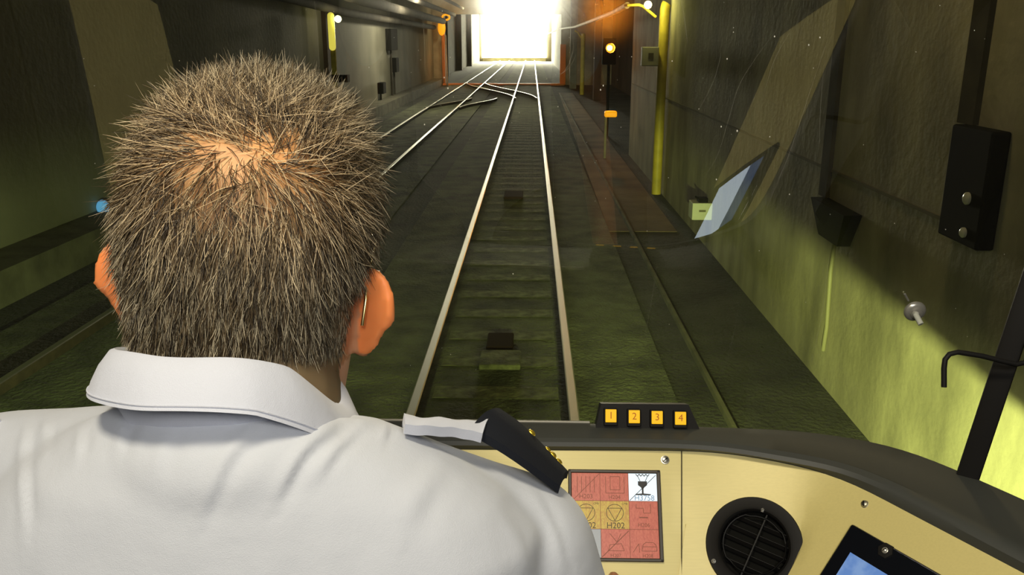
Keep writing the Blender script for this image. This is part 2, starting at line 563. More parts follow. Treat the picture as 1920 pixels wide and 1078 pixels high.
M['rust_dark'] = mat('rust_dark', (0.030, 0.016, 0.010), 0.95, spec=0.1)
between(963, 362, 0.30, 0.55, 0.07, M['rust_dark'], 'track_box', 'dark rusty box between the rails farther up the track', 'track box')
between(938, 632, 0.22, 0.36, 0.06, M['rust_dark'], 'track_box', 'small black box between the rails close to the train', 'track box')
between(938, 667, 0.32, 0.34, 0.07, M['sleeper'], 'track_block', 'pale green block between the rails just before the black box', 'track block')

# ------------------------------------------------------------------ things along the right wall
# black two lamp housing
ha, hb_ = at_x(1783, 250, WR - 0.09), at_x(1862, 250, WR - 0.09)
zt_, zb_ = at_x(1825, 240, WR - 0.09).z, at_x(1825, 470, WR - 0.09).z
t = thing('signal_housing', (WR - 0.045, (ha.y + hb_.y) / 2, zb_), 'tall black housing with two round lamps on the near right wall', 'signal')
MB().bevel_box((WR - 0.09, hb_.y, zb_), (WR - 0.001, ha.y, zt_), 0.012).build('housing', M['black'], t)
for px_, py_, rr in ((1815, 372, 0.030), (1808, 436, 0.025)):
    q_ = at_x(px_, py_, WR - 0.09)
    mt = frame(q_, (0, 1, 0), (0, 0, 1), (-1, 0, 0))
    MB().lathe([(rr, 0), (rr, 0.010), (rr * 0.7, 0.018), (rr * 0.25, 0.022)], 20, 0, mt).build('lamp', M['lamp_glass'], t, 40)
# conduit with black junction box
ja, jb = at_x(1518, 390, WR - 0.12), at_x(1584, 390, WR - 0.12)
zt_, zb_ = at_x(1550, 386, WR - 0.12).z, at_x(1550, 455, WR - 0.12).z
t = thing('junction_box', (WR - 0.06, (ja.y + jb.y) / 2, zb_), 'black tapered junction box on the right wall with a conduit below', 'junction box')
b = MB(); ty = 0.22 * (ja.y - jb.y)
b.add([(WR - 0.12, jb.y, zt_), (WR - 0.12, ja.y, zt_), (WR, ja.y, zt_), (WR, jb.y, zt_), (WR - 0.09, jb.y + ty, zb_), (WR - 0.09, ja.y - ty, zb_), (WR, ja.y - ty, zb_), (WR, jb.y + ty, zb_)],
      [(0, 1, 2, 3), (4, 7, 6, 5), (0, 4, 5, 1), (1, 5, 6, 2), (2, 6, 7, 3), (3, 7, 4, 0)])
b.build('housing', M['dark_box'], t)
jc = (ja.y + jb.y) / 2
MB().tube([(WR - 0.035, jc, zb_), (WR - 0.035, jc + 0.02, 0.75), (WR - 0.035, jc - 0.02, 0.35), (WR - 0.035, jc, 0.16)], 0.016, 10).build('conduit', M['pipe_wall'], t, 40)
# small white box
wa, wb_ = at_x(1284, 380, WR - 0.12), at_x(1318, 380, WR - 0.12)
zt_, zb_ = at_x(1300, 364, WR - 0.12).z, at_x(1300, 396, WR - 0.12).z
t = thing('wall_box', (WR - 0.06, wa.y, zb_), 'small white square box low on the right wall with a black bracket on top', 'wall box')
ym = wb_.y
MB().bevel_box((WR - 0.24, ym, zb_), (WR, ym + 0.25, zt_), 0.01).build('box', M['white_box'], t)
MB().box((WR - 0.16, ym - 0.002, zb_ + 0.10), (WR - 0.08, ym + 0.002, zb_ + 0.125)).build('slot', M['kerb'], t)
MB().box((WR - 0.16, ym + 0.05, zt_), (WR - 0.05, ym + 0.18, zt_ + 0.05)).tube([(WR - 0.16, ym + 0.08, zt_ + 0.04), (WR - 0.20, ym + 0.06, zt_ + 0.07)], 0.012, 6).build('bracket', M['black'], t)

# yellow post with lamp, bracket and grey box
PX = WR - 0.09
PY_ = at_x(1238, 200, PX).y
ptop = at_y(1238, 10, PY_)
t = thing('lamp_post', (PX, PY_, GZ), 'tall yellow pole against the right wall carrying a glowing lamp and pipe bracket', 'lamp post')
MB().tube([(PX, PY_, GZ), (PX, PY_, ptop.z - 0.05), (PX + 0.012, PY_, ptop.z), (PX + 0.03, PY_, ptop.z + 0.03)], 0.078, 14).build('pole', M['yellow_paint'], t, 40)
MB().tube([at_y(x, y, PY_ - 0.05) for x, y in ((1176, 10), (1198, 9), (1206, 12), (1230, 32))], 0.022, 8).build('bracket', M['yellow_paint'], t, 40)
lq = at_y(1215, 9, PY_ - 0.15)
MB().ell(lq, (0.06, 0.06, 0.06)).build('lamp', M['lamp_yellow'], t, 60)
c0_, c1_ = at_y(1203, 124, PY_ - 0.2), at_y(1236, 88, PY_ - 0.2)
t2 = MB().bevel_box((c0_.x, PY_ - 0.2, c0_.z), (c1_.x, PY_ - 0.05, c1_.z), 0.012).build('control_box', M['dull_grey'], t)
MB().box((c0_.x + 0.1, PY_ - 0.206, c0_.z + 0.1), (c0_.x + 0.18, PY_ - 0.2, c0_.z + 0.2)).build('cover', M['duct'], t2)
light('post_lamp', 'POINT', (lq.x - 0.02, PY_ - 0.35, lq.z - 0.02), 16, (1.0, 0.92, 0.30), shadow_soft_size=0.05)
pq = at_y(1176, 10, PY_)
# pipe carried along the right side
tag(MB().tube([(pq.x, PY_, pq.z), at_y(1150, 24, 17), at_y(1110, 39, 24), at_y(1080, 50, 34), (1.50, 49, 2.92), (1.45, 70, 2.9), (1.45, 90, 2.9)], 0.05, 10).build('overhead_pipe', M['pipe'], None, 40),
    'pale pipe running high along the right side toward the bright tunnel mouth', 'pipe')
# second yellow pole
t = thing('bracket_pole', (2.34, 41, GZ), 'slim distant yellow pole with angled bracket beside the portal', 'pole')
MB().tube([(2.34, 41, GZ), (2.34, 41, 2.62)], 0.10, 12).build('pole', M['yellow_paint'], t, 40)
MB().tube([(1.95, 41, 2.75), (2.1, 41, 2.66), (2.34, 41, 2.3)], 0.04, 8).build('bracket', M['yellow_paint'], t, 40)
# grey piers in the recess
for x_, y_, w_, l_ in ((2.15, 46, 0.35, 'grey concrete pier just right of the portal opening'), (2.75, 37, 0.30, 'shadowy concrete pier in the recess right of the yellow bracket pole')):
    tag(MB().bevel_box((x_ - w_ / 2, y_, GZ), (x_ + w_ / 2, y_ + 0.4, CEIL), 0.02).build('concrete_pier', M['dull_grey'] if x_ < 2.5 else M['recess_wall']), l_, 'pier')
# orange signal
sp = at_y(1143, 90, 23)
t = thing('signal_light', (sp.x, 23, GZ), 'dark signal mast on the right showing a glowing orange-red light', 'signal')
MB().tube([(sp.x, 23.1, GZ), (sp.x, 23.1, sp.z + 0.1)], 0.04, 10).build('mast', M['dark_box'], t, 40)
MB().bevel_box((sp.x - 0.18, 23.02, sp.z - 0.42), (sp.x + 0.18, 23.22, sp.z + 0.24), 0.03).build('signal_head', M['dark_box'], t)
MB().lathe([(0.06, 0), (0.06, 0.03), (0.04, 0.05), (0.015, 0.06)], 24, 0, frame((sp.x, 23.02, sp.z), (1, 0, 0), (0, 0, 1), (0, -1, 0))).build('lamp', M['lamp_orange'], t, 50)
MB().lathe([(0.12, 0), (0.12, 0.28), (0.128, 0.28), (0.128, 0)], 28, 0, frame((sp.x, 23.02, sp.z), (1, 0, 0), (0, 0, 1), (0, -1, 0)), close=True).build('visor', M['dark_box'], t, 40)
# amber reflector on a short post, its glow put into the material
sp = at_y(1145, 214, 18.5)
t = thing('marker_post', (sp.x, 18.5, GZ), 'short grey post topped by an amber reflector beside the right walkway', 'marker')
MB().tube([(sp.x - 0.10, 18.5, GZ), (sp.x - 0.10, 18.5, sp.z - 0.05)], 0.028, 10).build('post', M['dull_grey'], t, 40)
MB().bevel_box((sp.x - 0.13, 18.42, sp.z - 0.06), (sp.x + 0.13, 18.6, sp.z + 0.065), 0.03).build('marker_reflector', M['amber_glow'], t)
# ------------------------------------------------------------------ things along the left wall
bp_ = at_x(193, 389, WL + 0.1)  # small glowing blob added for a blue glint of unknown source
tag(MB().ell(bp_, (0.08, 0.07, 0.10)).build('blue_spot', mat('spot_blue', (0.1, 0.3, 0.5), 0.3, emit=(0.12, 0.42, 0.75), strength=0.7), None, 60), 'tiny blue light on the left wall, peeking out beside the driver\'s head', 'lamp')
t = thing('wall_lamp', (WL + 0.2, 22.4, 2.0), 'bright yellow lamp and glowing upright tube on the left wall', 'lamp')
lp = at_y(620, 28, 22.4)
M['tube_glow'] = mat('tube_glow', (0.9, 0.8, 0.1), 0.4, emit=(1.0, 0.86, 0.12), strength=0.75)
MB().cap((lp.x, 22.4, lp.z - 0.02), (lp.x, 22.4, lp.z - 0.78), 0.085).build('tube', M['tube_glow'], t, 50)
MB().ell((lp.x + 0.20, 22.3, lp.z - 0.10), (0.085, 0.085, 0.085)).build('bulb', M['lamp_yellow'], t, 60)
MB().tube([(lp.x, 22.45, lp.z - 0.8), (lp.x, 22.45, GZ)], 0.07, 10).build('pole', M['yellow_paint'], t, 40)
MB().box((lp.x - 0.02, 22.2, 0.95 + 0.35), (lp.x + 0.38, 22.5, 1.48)).box((lp.x + 0.15, 22.2, 0.2), (lp.x + 0.55, 22.5, 1.0)).build('control_box', M['black'], t)
light('wall_lamp_light', 'POINT', (lp.x + 0.45, 22.9, lp.z - 0.1), 14, (1.0, 0.88, 0.55), shadow_soft_size=0.08)
light('left_wall_fill', 'POINT', (-3.6, 31.5, 3.5), 500, (1.0, 0.90, 0.66), shadow_soft_size=0.2)  # fill light added to brighten the left wall
for y_, z0, z1, d_, l_ in ((34.6, 1.95, 3.0 - 0.25, 1.6, 'large dark cabinet high on the pale left wall'), (35.2, 1.1, 1.65, 0.7, 'middle-sized dark box below the large cabinet on the left wall'),
                           (31.9, 0.45, 0.85, 0.6, 'smallest dark box, lowest on the pale left wall')):
    t = thing('wall_cabinet', (WL, y_, z0), l_, 'cabinet')
    MB().bevel_box((WL, y_ - d_ / 2, z0), (WL + 0.22, y_ + d_ / 2, z1), 0.02).build('housing', M['dark_box'], t)
    MB().tube([(WL + 0.06, y_, z0), (WL + 0.06, y_, GZ)], 0.035, 8).build('conduit', M['duct'], t, 40)
for k, (x_, z_, r_, l_) in enumerate(((-5.25, 2.98, 0.12, 'lowest dark duct under the left ceiling'), (-4.75, 3.30, 0.16, 'thickest dark duct under the left ceiling'), (-4.15, 3.62, 0.10, 'innermost dark duct under the left ceiling'), (-3.7, 3.95, 0.07, 'thin pipe highest under the left ceiling'))):
    tag(MB().tube([(x_, 8, z_ + 0.5), (x_, 25, z_ + 0.1), (x_, 47.5, z_)], r_, 12).build('ceiling_duct', M['duct'], None, 40), l_, 'duct', 'ducts under the left ceiling')
# orange lamp at the portal
op = at_y(828, 52, 49.4)
t = thing('orange_lamp', (op.x, 49.4, op.z), 'orange lantern with a ring-shaped top at the left portal corner', 'lamp')
MB().ell((op.x, 49.4, op.z), (0.22, 0.12, 0.42)).build('lamp', M['amber_glow'], t, 60)
b = MB(); pts = [(op.x + 0.25 + 0.2 * math.cos(a), 49.4, op.z + 0.55 + 0.14 * math.sin(a)) for a in [2 * math.pi * k / 20 for k in range(21)]]
b.tube(pts, 0.05, 8, cap=False).build('ring', M['amber_glow'], t, 60)
MB().tube([(op.x + 0.2, 49.45, op.z - 0.4), (op.x + 0.25, 49.45, GZ)], 0.05, 8).build('pole', M['dull_grey'], t, 40)
light('portal_lamp', 'POINT', (-3.4, 47.5, 3.9), 130, (1.0, 0.80, 0.45), shadow_soft_size=0.2)
light('portal_lamp_orange', 'POINT', (-4.3, 48.3, 1.2), 45, (1.0, 0.45, 0.15), shadow_soft_size=0.2)
light('portal_lamp_right', 'POINT', (1.2, 48.9, 1.0), 5, (1.0, 0.45, 0.15), shadow_soft_size=0.2)

# ------------------------------------------------------------------ train cab shell
CX = -0.245
struct(slab('floor_cab', (-1.55, -1.7, 0.88), (1.06, 1.22, 0.95), M['cab_dark']))
struct(slab('ceiling_cab', (-1.55, -1.7, 3.08), (1.06, 0.86, 3.14), M['cab_lining']))
struct(slab('wall_cab_left', (-1.60, -1.7, 0.95), (-1.55, 0.62, 3.08), M['cab_lining']))
struct(slab('wall_cab_right', (1.06, -1.7, 0.95), (1.11, 0.62, 3.08), M['cab_lining']))
struct(slab('wall_cab_back', (-1.60, -1.75, 0.95), (1.11, -1.70, 3.08), M['cab_lining']))
struct(slab('wall_cab_front', (-1.3, 1.30, 0.5), (0.8, 1.36, 1.38), M['cab_dark']))
# ceiling light fitting that belongs to the cab lamp
t = thing('cab_ceiling_light', (0.1, -0.75, 3.08), 'square luminaire on the cab ceiling behind the driver', 'ceiling light')
MB().box((-0.18, -1.03, 3.055), (0.38, -0.47, 3.08)).build('housing', M['cab_dark'], t)
t = thing('cab_ceiling_light', (-0.20, 0.12, 3.08), 'small square luminaire on the cab ceiling above the driver', 'ceiling light')
MB().box((-0.35, -0.03, 3.055), (-0.05, 0.27, 3.08)).build('housing', M['cab_dark'], t)
# headlamps, each with an added plate out of view that levels the beam
for hx, l_ in ((0.56, 'right'), (-1.02, 'left')):
    t = thing('headlamp', (hx, 1.5, 0.73), '%s headlamp housing low on the train front' % l_, 'headlamp')
    b = MB(); b.add([(hx - 0.30, 1.36, 0.752), (hx + 0.45, 1.36, 0.752), (hx + 0.45, 2.06, 0.737), (hx - 0.30, 2.06, 0.737), (hx - 0.30, 1.36, 0.80), (hx + 0.45, 1.36, 0.80), (hx + 0.45, 2.06, 0.76), (hx - 0.30, 2.06, 0.76)],
                    [(0, 3, 2, 1), (4, 5, 6, 7), (0, 1, 5, 4), (1, 2, 6, 5), (2, 3, 7, 6), (3, 0, 4, 7)])
    b.build('cutoff_plate', M['cab_dark'], t)
    MB().box((hx - 0.14, 1.36, 0.63), (hx + 0.14, 1.56, 0.75)).build('housing', M['cab_dark'], t)

# windscreen: plane leaning toward the driver, curving back at the sides
def gy(x, z):
    """y of the windscreen: leaning toward the driver, gently curved"""
    y = 1.224 - 0.0374 * (x - 0.3) - 0.2795 * (z - 2.1) - 0.2536 * (z - 2.1) ** 2
    e = max(0, abs(x - CX) - 0.86)
    return y - 1.6 * e * e


def g_normal(x, z):
    h_ = 1e-3
    return Vector((gy(x + h_, z) - gy(x - h_, z), -2 * h_, gy(x, z + h_) - gy(x, z - h_))).normalized()


b = MB(); xs = [CX - 1.22 + 2.44 * i / 60 for i in range(61)]; zs = [1.42 + 1.58 * i / 40 for i in range(41)]
vs = [(x, gy(x, z), z) for z in zs for x in xs]
b.add(vs, [(j * 61 + i, j * 61 + i + 1, (j + 1) * 61 + i + 1, (j + 1) * 61 + i) for j in range(40) for i in range(60)])
glass = b.build('window_1', M['glass'])
struct(glass)
sharp(glass.data, 80)
# frame around it
b = MB()
b.tube([(x, gy(x, 3.0), 3.0) for x in xs], 0.04, 8); b.tube([(x, gy(x, 1.42), 1.42) for x in xs], 0.03, 8)
for x in (xs[0], xs[-1]):
    b.tube([(x, gy(x, z), z) for z in (1.42, 2.2, 3.0)], 0.04, 8)
struct(b.build('window_1_frame', M['cab_dark'], None, 40))


def on_glass(px, py, off=0.002):
    d = ray(px, py); t_ = 1.1
    for _ in range(12):
        p = CAM + d * t_
        t_ += (gy(p.x, p.z) - p.y) / d.y * 0.8
    p = CAM + d * t_
    return p + g_normal(p.x, p.z) * off


# scratches and dust on the glass
b = MB(); rng = random.Random(4)
scr = [([(1278, 0), (1284, 42), (1289, 80)], 0.9), ([(1455, 55), (1415, 110), (1385, 160), (1365, 225), (1345, 290), (1320, 330)], 0.45), ([(1352, 98), (1338, 150), (1310, 205)], 0.4), ([(1552, 70), (1520, 165), (1478, 290), (1432, 400)], 0.45),
       ([(1545, 110), (1538, 200), (1535, 290)], 0.35), ([(1480, 60), (1450, 115), (1425, 200)], 0.35), ([(792, 20), (796, 75), (797, 130)], 0.6), ([(838, 195), (846, 235), (850, 268)], 0.5), ([(805, 175), (822, 192), (835, 205)], 0.8), ([(775, 300), (795, 315), (818, 338)], 0.5),
       ([(875, 262), (892, 270)], 0.6), ([(1235, 470), (1222, 560), (1205, 650)], 0.3), ([(1390, 540), (1372, 640), (1340, 740)], 0.3), ([(1555, 470), (1540, 590), (1520, 680)], 0.3), ([(590, 0), (596, 60), (600, 140)], 0.4),
       ([(1070, 60), (1075, 90), (1060, 130), (1030, 150)], 0.6), ([(1080, 100), (1068, 125), (1045, 142)], 0.6), ([(1045, 0), (1062, 20), (1075, 38)], 0.7), ([(905, 430), (960, 433)], 0.4), ([(745, 425), (762, 436)], 0.5), ([(1040, 8), (1030, 30), (1036, 60)], 0.5)]
for k in range(34):   # short circular wiper scratches around the bright mouth
    a0 = rng.uniform(0, 6.28); r = rng.uniform(60, 150); da = rng.uniform(0.1, 0.35)
    scr.append(([(965 + r * math.cos(a0 + da * q), 70 + r * 0.7 * math.sin(a0 + da * q)) for q in (0, 0.5, 1)], rng.uniform(0.3, 0.5)))
for pl, w_ in scr:
    if min(p[1] for p in pl) < -20:
        continue
    q_ = []
    for i in range(len(pl) - 1):
        p0, p1, p2, p3 = pl[max(i - 1, 0)], pl[i], pl[i + 1], pl[min(i + 2, len(pl) - 1)]
        for k in range(5):
            f_ = k / 5
            q_.append([0.5 * (2 * p1[c] + (p2[c] - p0[c]) * f_ + (2 * p0[c] - 5 * p1[c] + 4 * p2[c] - p3[c]) * f_ ** 2 + (-p0[c] + 3 * p1[c] - 3 * p2[c] + p3[c]) * f_ ** 3) for c in (0, 1)])
    q_.append(pl[-1])
    P = [on_glass(*p) for p in q_]
    b.tube(P, [(0.00022 * w_ + 0.00006) * (0.3 + 0.7 * math.sin(math.pi * (i + 0.5) / len(P))) for i in range(len(P))], 4)
b.build('scratches', M['scratch'], glass)
b = MB()
dust = [(833, 145, 3), (840, 165, 3.5), (796, 233, 3), (692, 126, 2), (1452, 68, 3), (1260, 114, 2.5), (1352, 237, 3), (1382, 245, 4), (1343, 336, 3), (1443, 256, 2.5), (1480, 364, 2.5), (1537, 70, 3), (1516, 84, 3), (1363, 110, 3), (1131, 160, 3), (1126, 168, 3), (845, 664, 2), (852, 530, 2), (962, 513, 3), (1375, 60, 2)]
for k in range(60):
    dust.append((rng.uniform(0, 1910), rng.uniform(0, 760), rng.uniform(0.8, 1.7)))
for k in range(60):
    dust.append((rng.gauss(965, 140), abs(rng.gauss(110, 120)), rng.uniform(0.7, 1.6)))
for x_, y_, s_ in dust:
    p = on_glass(x_, y_, 0.001)
    b.ell(p, (0.0003 * s_, 0.0003 * s_, 0.0004 * s_), None, 6, 4)
tag(b.build('dust', M['speck'], glass), kind='stuff')

# ------------------------------------------------------------------ console
ZL, ZB = CAM_Z - 0.50, CAM_Z - 0.515
far_px = [(1020, 793), (1200, 796), (1320, 801), (1489, 806), (1606, 821), (1700, 841), (1817, 890), (1920, 936)]
lip_px = [(1060, 830), (1200, 831), (1348, 835), (1489, 861), (1582, 876), (1676, 920), (1817, 994), (1920, 1048)]
bei_px = [(1060, 843), (1200, 843), (1348, 845), (1489, 868), (1582, 893), (1676, 942), (1817, 1015), (1920, 1069)]


def resample(pts, n=60):
    """pts: Vectors ordered by x -> n points evenly along the polyline, softened"""
    d = [0]
    for a, c in zip(pts, pts[1:]):
        d.append(d[-1] + (c - a).length)
    out = []
    for i in range(n):
        s = d[-1] * i / (n - 1)
        out.append(Vector([float(np.interp(s, d, [p[k] for p in pts])) for k in range(3)]))
    for _ in range(6):
        out = [out[0]] + [(out[i - 1] + out[i] * 2 + out[i + 1]) / 4 for i in range(1, n - 1)] + [out[-1]]
    return out


def full(px, z):
    r = [at_z(x, y, z) for x, y in px]
    e = r[-1] + (r[-1] - r[-2]).normalized() * 0.34
    r = r + [e]
    y0 = r[0].y
    r = [Vector((CX, y0, z))] + r[0:]
    left = [Vector((2 * CX - p.x, p.y, p.z)) for p in r[1:]][::-1]
    return resample(left + r, 121)


far, lip, bei = full(far_px, ZL), full(lip_px, ZL), full(bei_px, ZB)
b = MB()
dz = lambda p, z: Vector((p.x, p.y, z))
rows = []
rows.append([p.lerp(q, -0.02) + Vector((0, 0, 0)) for p, q in zip(bei, far)])
rows[0] = [dz(p, ZB) for p in rows[0]]
rows.append([dz(p.lerp(q, 0.02), ZL - 0.006) for p, q in zip(lip, far)])
rows.append([dz(p.lerp(q, 0.06), ZL - 0.001) for p, q in zip(lip, far)])
rows.append([dz(p.lerp(q, 0.16), ZL + 0.002) for p, q in zip(lip, far)])
rows.append([dz(p.lerp(q, 0.24), ZL - 0.001) for p, q in zip(lip, far)])
rows.append([dz(p.lerp(q, 0.60), ZL + 0.003) for p, q in zip(lip, far)])
rows.append([dz(p.lerp(q, 0.97), ZL + 0.001) for p, q in zip(lip, far)])
rows.append([dz(q + Vector((0, 0.004, 0)), ZL - 0.004) for q in far])
rows.append([dz(q + Vector((0, 0.02, 0)), ZL - 0.16) for q in far])
rows.append([dz(p + Vector((0, 0.03, 0)), ZL - 0.16) for p in bei])
n = 121
vs = [p for r in rows for p in r]
fs = [(j * n + i, j * n + i + 1, ((j + 1) % 10) * n + i + 1, ((j + 1) % 10) * n + i) for j in range(10) for i in range(n - 1)]
fs += [tuple(j * n for j in range(10)), tuple(j * n + n - 1 for j in range(10))]
b.add(vs, fs)
console = thing('driving_console', (CX, 0.95, 0.95), 'wraparound driving console with charcoal cowl and brushed beige panels', 'console')
cowl = b.build('cowl', M['cowl'], console, 35)
# metallic strip along the far edge of the cowl (it ends at the button box)
s0 = [p for p in far if at_z(620, 793, ZL).x < p.x < at_z(1122, 793, ZL).x]
b = MB(); b.tube([dz(p + Vector((0, 0.002, 0)), ZL + 0.001) for p in s0], 0.0022, 8); b.build('edge_strip', M['cowl_strip'], cowl, 60)

A_ = at_z(1582, 893, ZB); B_ = at_z(1920, 1069, ZB)
E1 = (B_ - A_).normalized()
NH = Vector((E1.y, -E1.x, 0)) if E1.x > 0 else Vector((-E1.y, E1.x, 0))
AL = math.radians(49)
DN = (NH * math.cos(AL) + Vector((0, 0, -math.sin(AL)))).normalized()
N1 = DN.cross(E1).normalized()
if N1.z < 0:
    N1 = -N1
DC = Vector((0, -math.cos(math.radians(55)), -math.sin(math.radians(55))))
NC = Vector((0, -math.sin(math.radians(55)), math.cos(math.radians(55))))
xseam = at_z(1278, 843, ZB).x
x0_, x1_ = xseam, at_z(1575, 893, ZB).x


xm0, xm1, xr0 = at_z(1300, 843, ZB).x, at_z(1500, 871, ZB).x, at_z(1600, 902, ZB).x
EM = (at_z(1525, 878, ZB) - at_z(1310, 843, ZB)).normalized()
NM = Vector((EM.y, -EM.x, 0))
DM = (NM * math.cos(math.radians(53)) - Vector((0, 0, math.sin(math.radians(53))))).normalized()


def down(p):
    x = abs(p.x - CX)
    f1 = min(1, max(0, (x - abs(x0_ - CX)) / (xm0 - x0_)))
    f2 = min(1, max(0, (x - abs(xm1 - CX)) / (xr0 - xm1)))
    v = DC.lerp(DM, f1).lerp(DN, f2 * f2 * (3 - 2 * f2)).normalized()
    if p.x < CX:
        v = Vector((-v.x, v.y, v.z))
    return v


b = MB(); L_ = 0.25
top = [p.copy() for p in bei]
vs = []
for k in range(9):
    vs += [p + down(p) * (L_ * k / 8) for p in top]
fs = [(j * n + i, j * n + i + 1, (j + 1) * n + i + 1, (j + 1) * n + i) for j in range(8) for i in range(n - 1)]
off = Vector((0, 0.012, -0.012))
vs_panel, fs_panel = list(vs), list(fs)
k0 = len(vs)
vs += [p + off for p in vs[:]]
m_ = k0
fs += [tuple(i + m_ for i in f[::-1]) for f in fs[:]]
fs += [(i, i + m_, i + 1 + m_, i + 1) for i in range(n - 1)]
fs += [(8 * n + i, 8 * n + i + 1, 8 * n + i + 1 + m_, 8 * n + i + m_) for i in range(n - 1)]
b.add(vs, fs)
panel = b.build('panel', M['beige'], console, 50)
# seam in the panel
P0 = Vector((CX, bei[60].y, ZB))
sm = [at_plane(1278, y, P0, NC) for y in (846, 900, 960, 1020, 1100)]
M['seam'] = mat('seam', (0.10, 0.085, 0.045), 0.7)
MB().tube([p + NC * 0.0002 for p in sm], 0.0009, 6).build('seam', M['seam'], console)
# lower body of the console
b = MB()
b.box((-0.80, 0.96, 0.95), (0.30, 1.00, 1.62)); b.box((0.22, 0.62, 0.95), (0.46, 0.80, 1.60)); b.box((-0.95, 0.62, 0.95), (-0.71, 0.80, 1.60))
b.build('base', M['cab_dark'], console)


def screw(p, nrm, r, parent, m='chrome', slot=0.5):
    z = nrm.normalized(); x = Vector((1, 0, 0)); x = (x - z * x.dot(z)).normalized(); y = z.cross(x)
    mt = frame(p, x, y, z)
    s_ = MB().lathe([(r * 1.25, -0.001), (r * 1.25, 0.0006), (r, 0.0008), (r * 0.85, 0.0022), (r * 0.3, 0.0030)], 20, 0, mt)
    o = s_.build('screw', M[m], parent, 40)
    c_, sn = math.cos(slot), math.sin(slot)
    q = MB().box((-r * 0.8, -r * 0.13, 0.002), (r * 0.8, r * 0.13, 0.0034), 0, mt @ Matrix.Rotation(slot, 4, 'Z')).build('slot', M['black'], o)
    return o


screw(at_plane(1247, 862, P0, NC), NC, 0.0044, console, 'steel', 0.7)
screw(at_plane(1621, 945, A_, N1), N1, 0.0040, console, 'steel', 1.35)

# ---- pictogram display
E = Vector((1, 0, 0)); V = DC
D0 = at_plane(1065, 880, P0, NC); D1 = at_plane(1237, 880, P0, NC); D2 = at_plane(1067, 1052, P0, NC)
wd = (D1 - D0).dot(E); hd = (D2 - D0).dot(V)
t = thing('display_screen', tuple(D0), 'square display of red, yellow and white pictogram tiles set in the beige console', 'display')
FR = frame(D0, E, -V, NC)   # local x right, y up, z out of the panel; panel spans x 0..wd, y -hd..0
b = MB(); bz = 0.0045
for lo, hi in (((0, -bz, -0.004), (wd, 0, 0.004)), ((0, -hd, -0.004), (wd, -hd + bz, 0.004)), ((0, -hd, -0.004), (bz, 0, 0.004)), ((wd - bz * 1.1, -hd, -0.004), (wd, 0, 0.004))):
    b.bevel_box(lo, hi, 0.0012, 0, FR)
b.build('bezel', M['bezel'] if 'bezel' in M else M.setdefault('bezel', mat('bezel', (0.045, 0.035, 0.022), 0.45)), t)


def screen_mat(name, col, k):
    m = mat(name, tuple(c * 0.04 for c in col), 0.4, emit=col, strength=k)
    nt = m.node_tree; b = nt.nodes['Principled BSDF']
    tc = nt.nodes.new('ShaderNodeTexCoord'); wv = nt.nodes.new('ShaderNodeTexNoise')
    wv.inputs['Scale'].default_value = 420; wv.inputs['Detail'].default_value = 2; wv.inputs['Distortion'].default_value = 1.5
    mp = nt.nodes.new('ShaderNodeMapping'); mp.inputs['Scale'].default_value = (1, 0.35, 0.35)
    cr = nt.nodes.new('ShaderNodeValToRGB'); cr.color_ramp.elements[0].position = 0.38; cr.color_ramp.elements[1].position = 0.6
    cr.color_ramp.elements[0].color = (col[0] * 0.82, col[1] * 0.62, col[2] * 0.60, 1); cr.color_ramp.elements[1].color = (*col, 1)
    nt.links.new(tc.outputs['Object'], mp.inputs[0]); nt.links.new(mp.outputs[0], wv.inputs['Vector'])
    nt.links.new(wv.outputs[0], cr.inputs[0]); nt.links.new(cr.outputs[0], b.inputs['Emission Color'])
    return m


SM = [screen_mat('tile_red', (0.50, 0.105, 0.050), 1.0), screen_mat('tile_yellow', (0.52, 0.35, 0.025), 1.0), mat('tile_white', (0.2, 0.2, 0.2), 0.3, emit=(0.80, 0.93, 1.0), strength=0.9),
      mat('tile_grey', (0.05, 0.05, 0.05), 0.3, emit=(0.16, 0.17, 0.16), strength=1.0), mat('tile_line', (0.05, 0.02, 0.01), 0.5, emit=(0.16, 0.035, 0.012), strength=1.0), mat('icon_black', (0.01, 0.01, 0.01), 0.5),
      mat('icon_yellow_line', (0.06, 0.045, 0.01), 0.5), mat('icon_blue', (0.1, 0.14, 0.2), 0.4, emit=(0.10, 0.17, 0.26), strength=1)]
b = MB(); sx0, sx1, sy0, sy1 = bz, wd - bz * 1.1, -hd + bz, -bz
cw, ch = (sx1 - sx0) / 3, (sy1 - sy0) / 3
tiles = [[0, 0, 2], [1, 1, 0], [3, 0, 0]]


def bar2(b, x0, y0, x1, y1, w_, mi, z=0.0013):
    d = Vector((x1 - x0, y1 - y0)); l = d.length; a = math.atan2(d.y, d.x)
    b.box((0, -w_ / 2, z), (l, w_ / 2, z + 0.0003), mi, FR @ Matrix.Translation((x0, y0, 0)) @ Matrix.Rotation(a, 4, 'Z'))


for r in range(3):
    for c in range(3):
        X, Y = sx0 + c * cw, sy1 - r * ch
        b.box((X, Y - ch, 0.0), (X + cw, Y, 0.001), tiles[r][c], FR)
g_ = 0.0006
for k in (1, 2):
    bar2(b, sx0 + k * cw, sy0, sx0 + k * cw, sy1, g_, 4); bar2(b, sx0, sy0 + k * ch, sx1, sy0 + k * ch, g_, 4)


def cell(c, r):
    X, Y = sx0 + c * cw, sy1 - r * ch
    return lambda u, v: (X + u * cw, Y - v * ch)


def pline(b, q, pts, w_, mi):
    for a, c in zip(pts, pts[1:]):
        bar2(b, *q(*a), *q(*c), w_, mi)


def ptext(b, q, u, v, s, size, mi):
    x, y = q(u, v)
    text_mesh(b, s, size, FR @ Matrix.Translation((x, y, 0.0015)), mi, 0.0003)


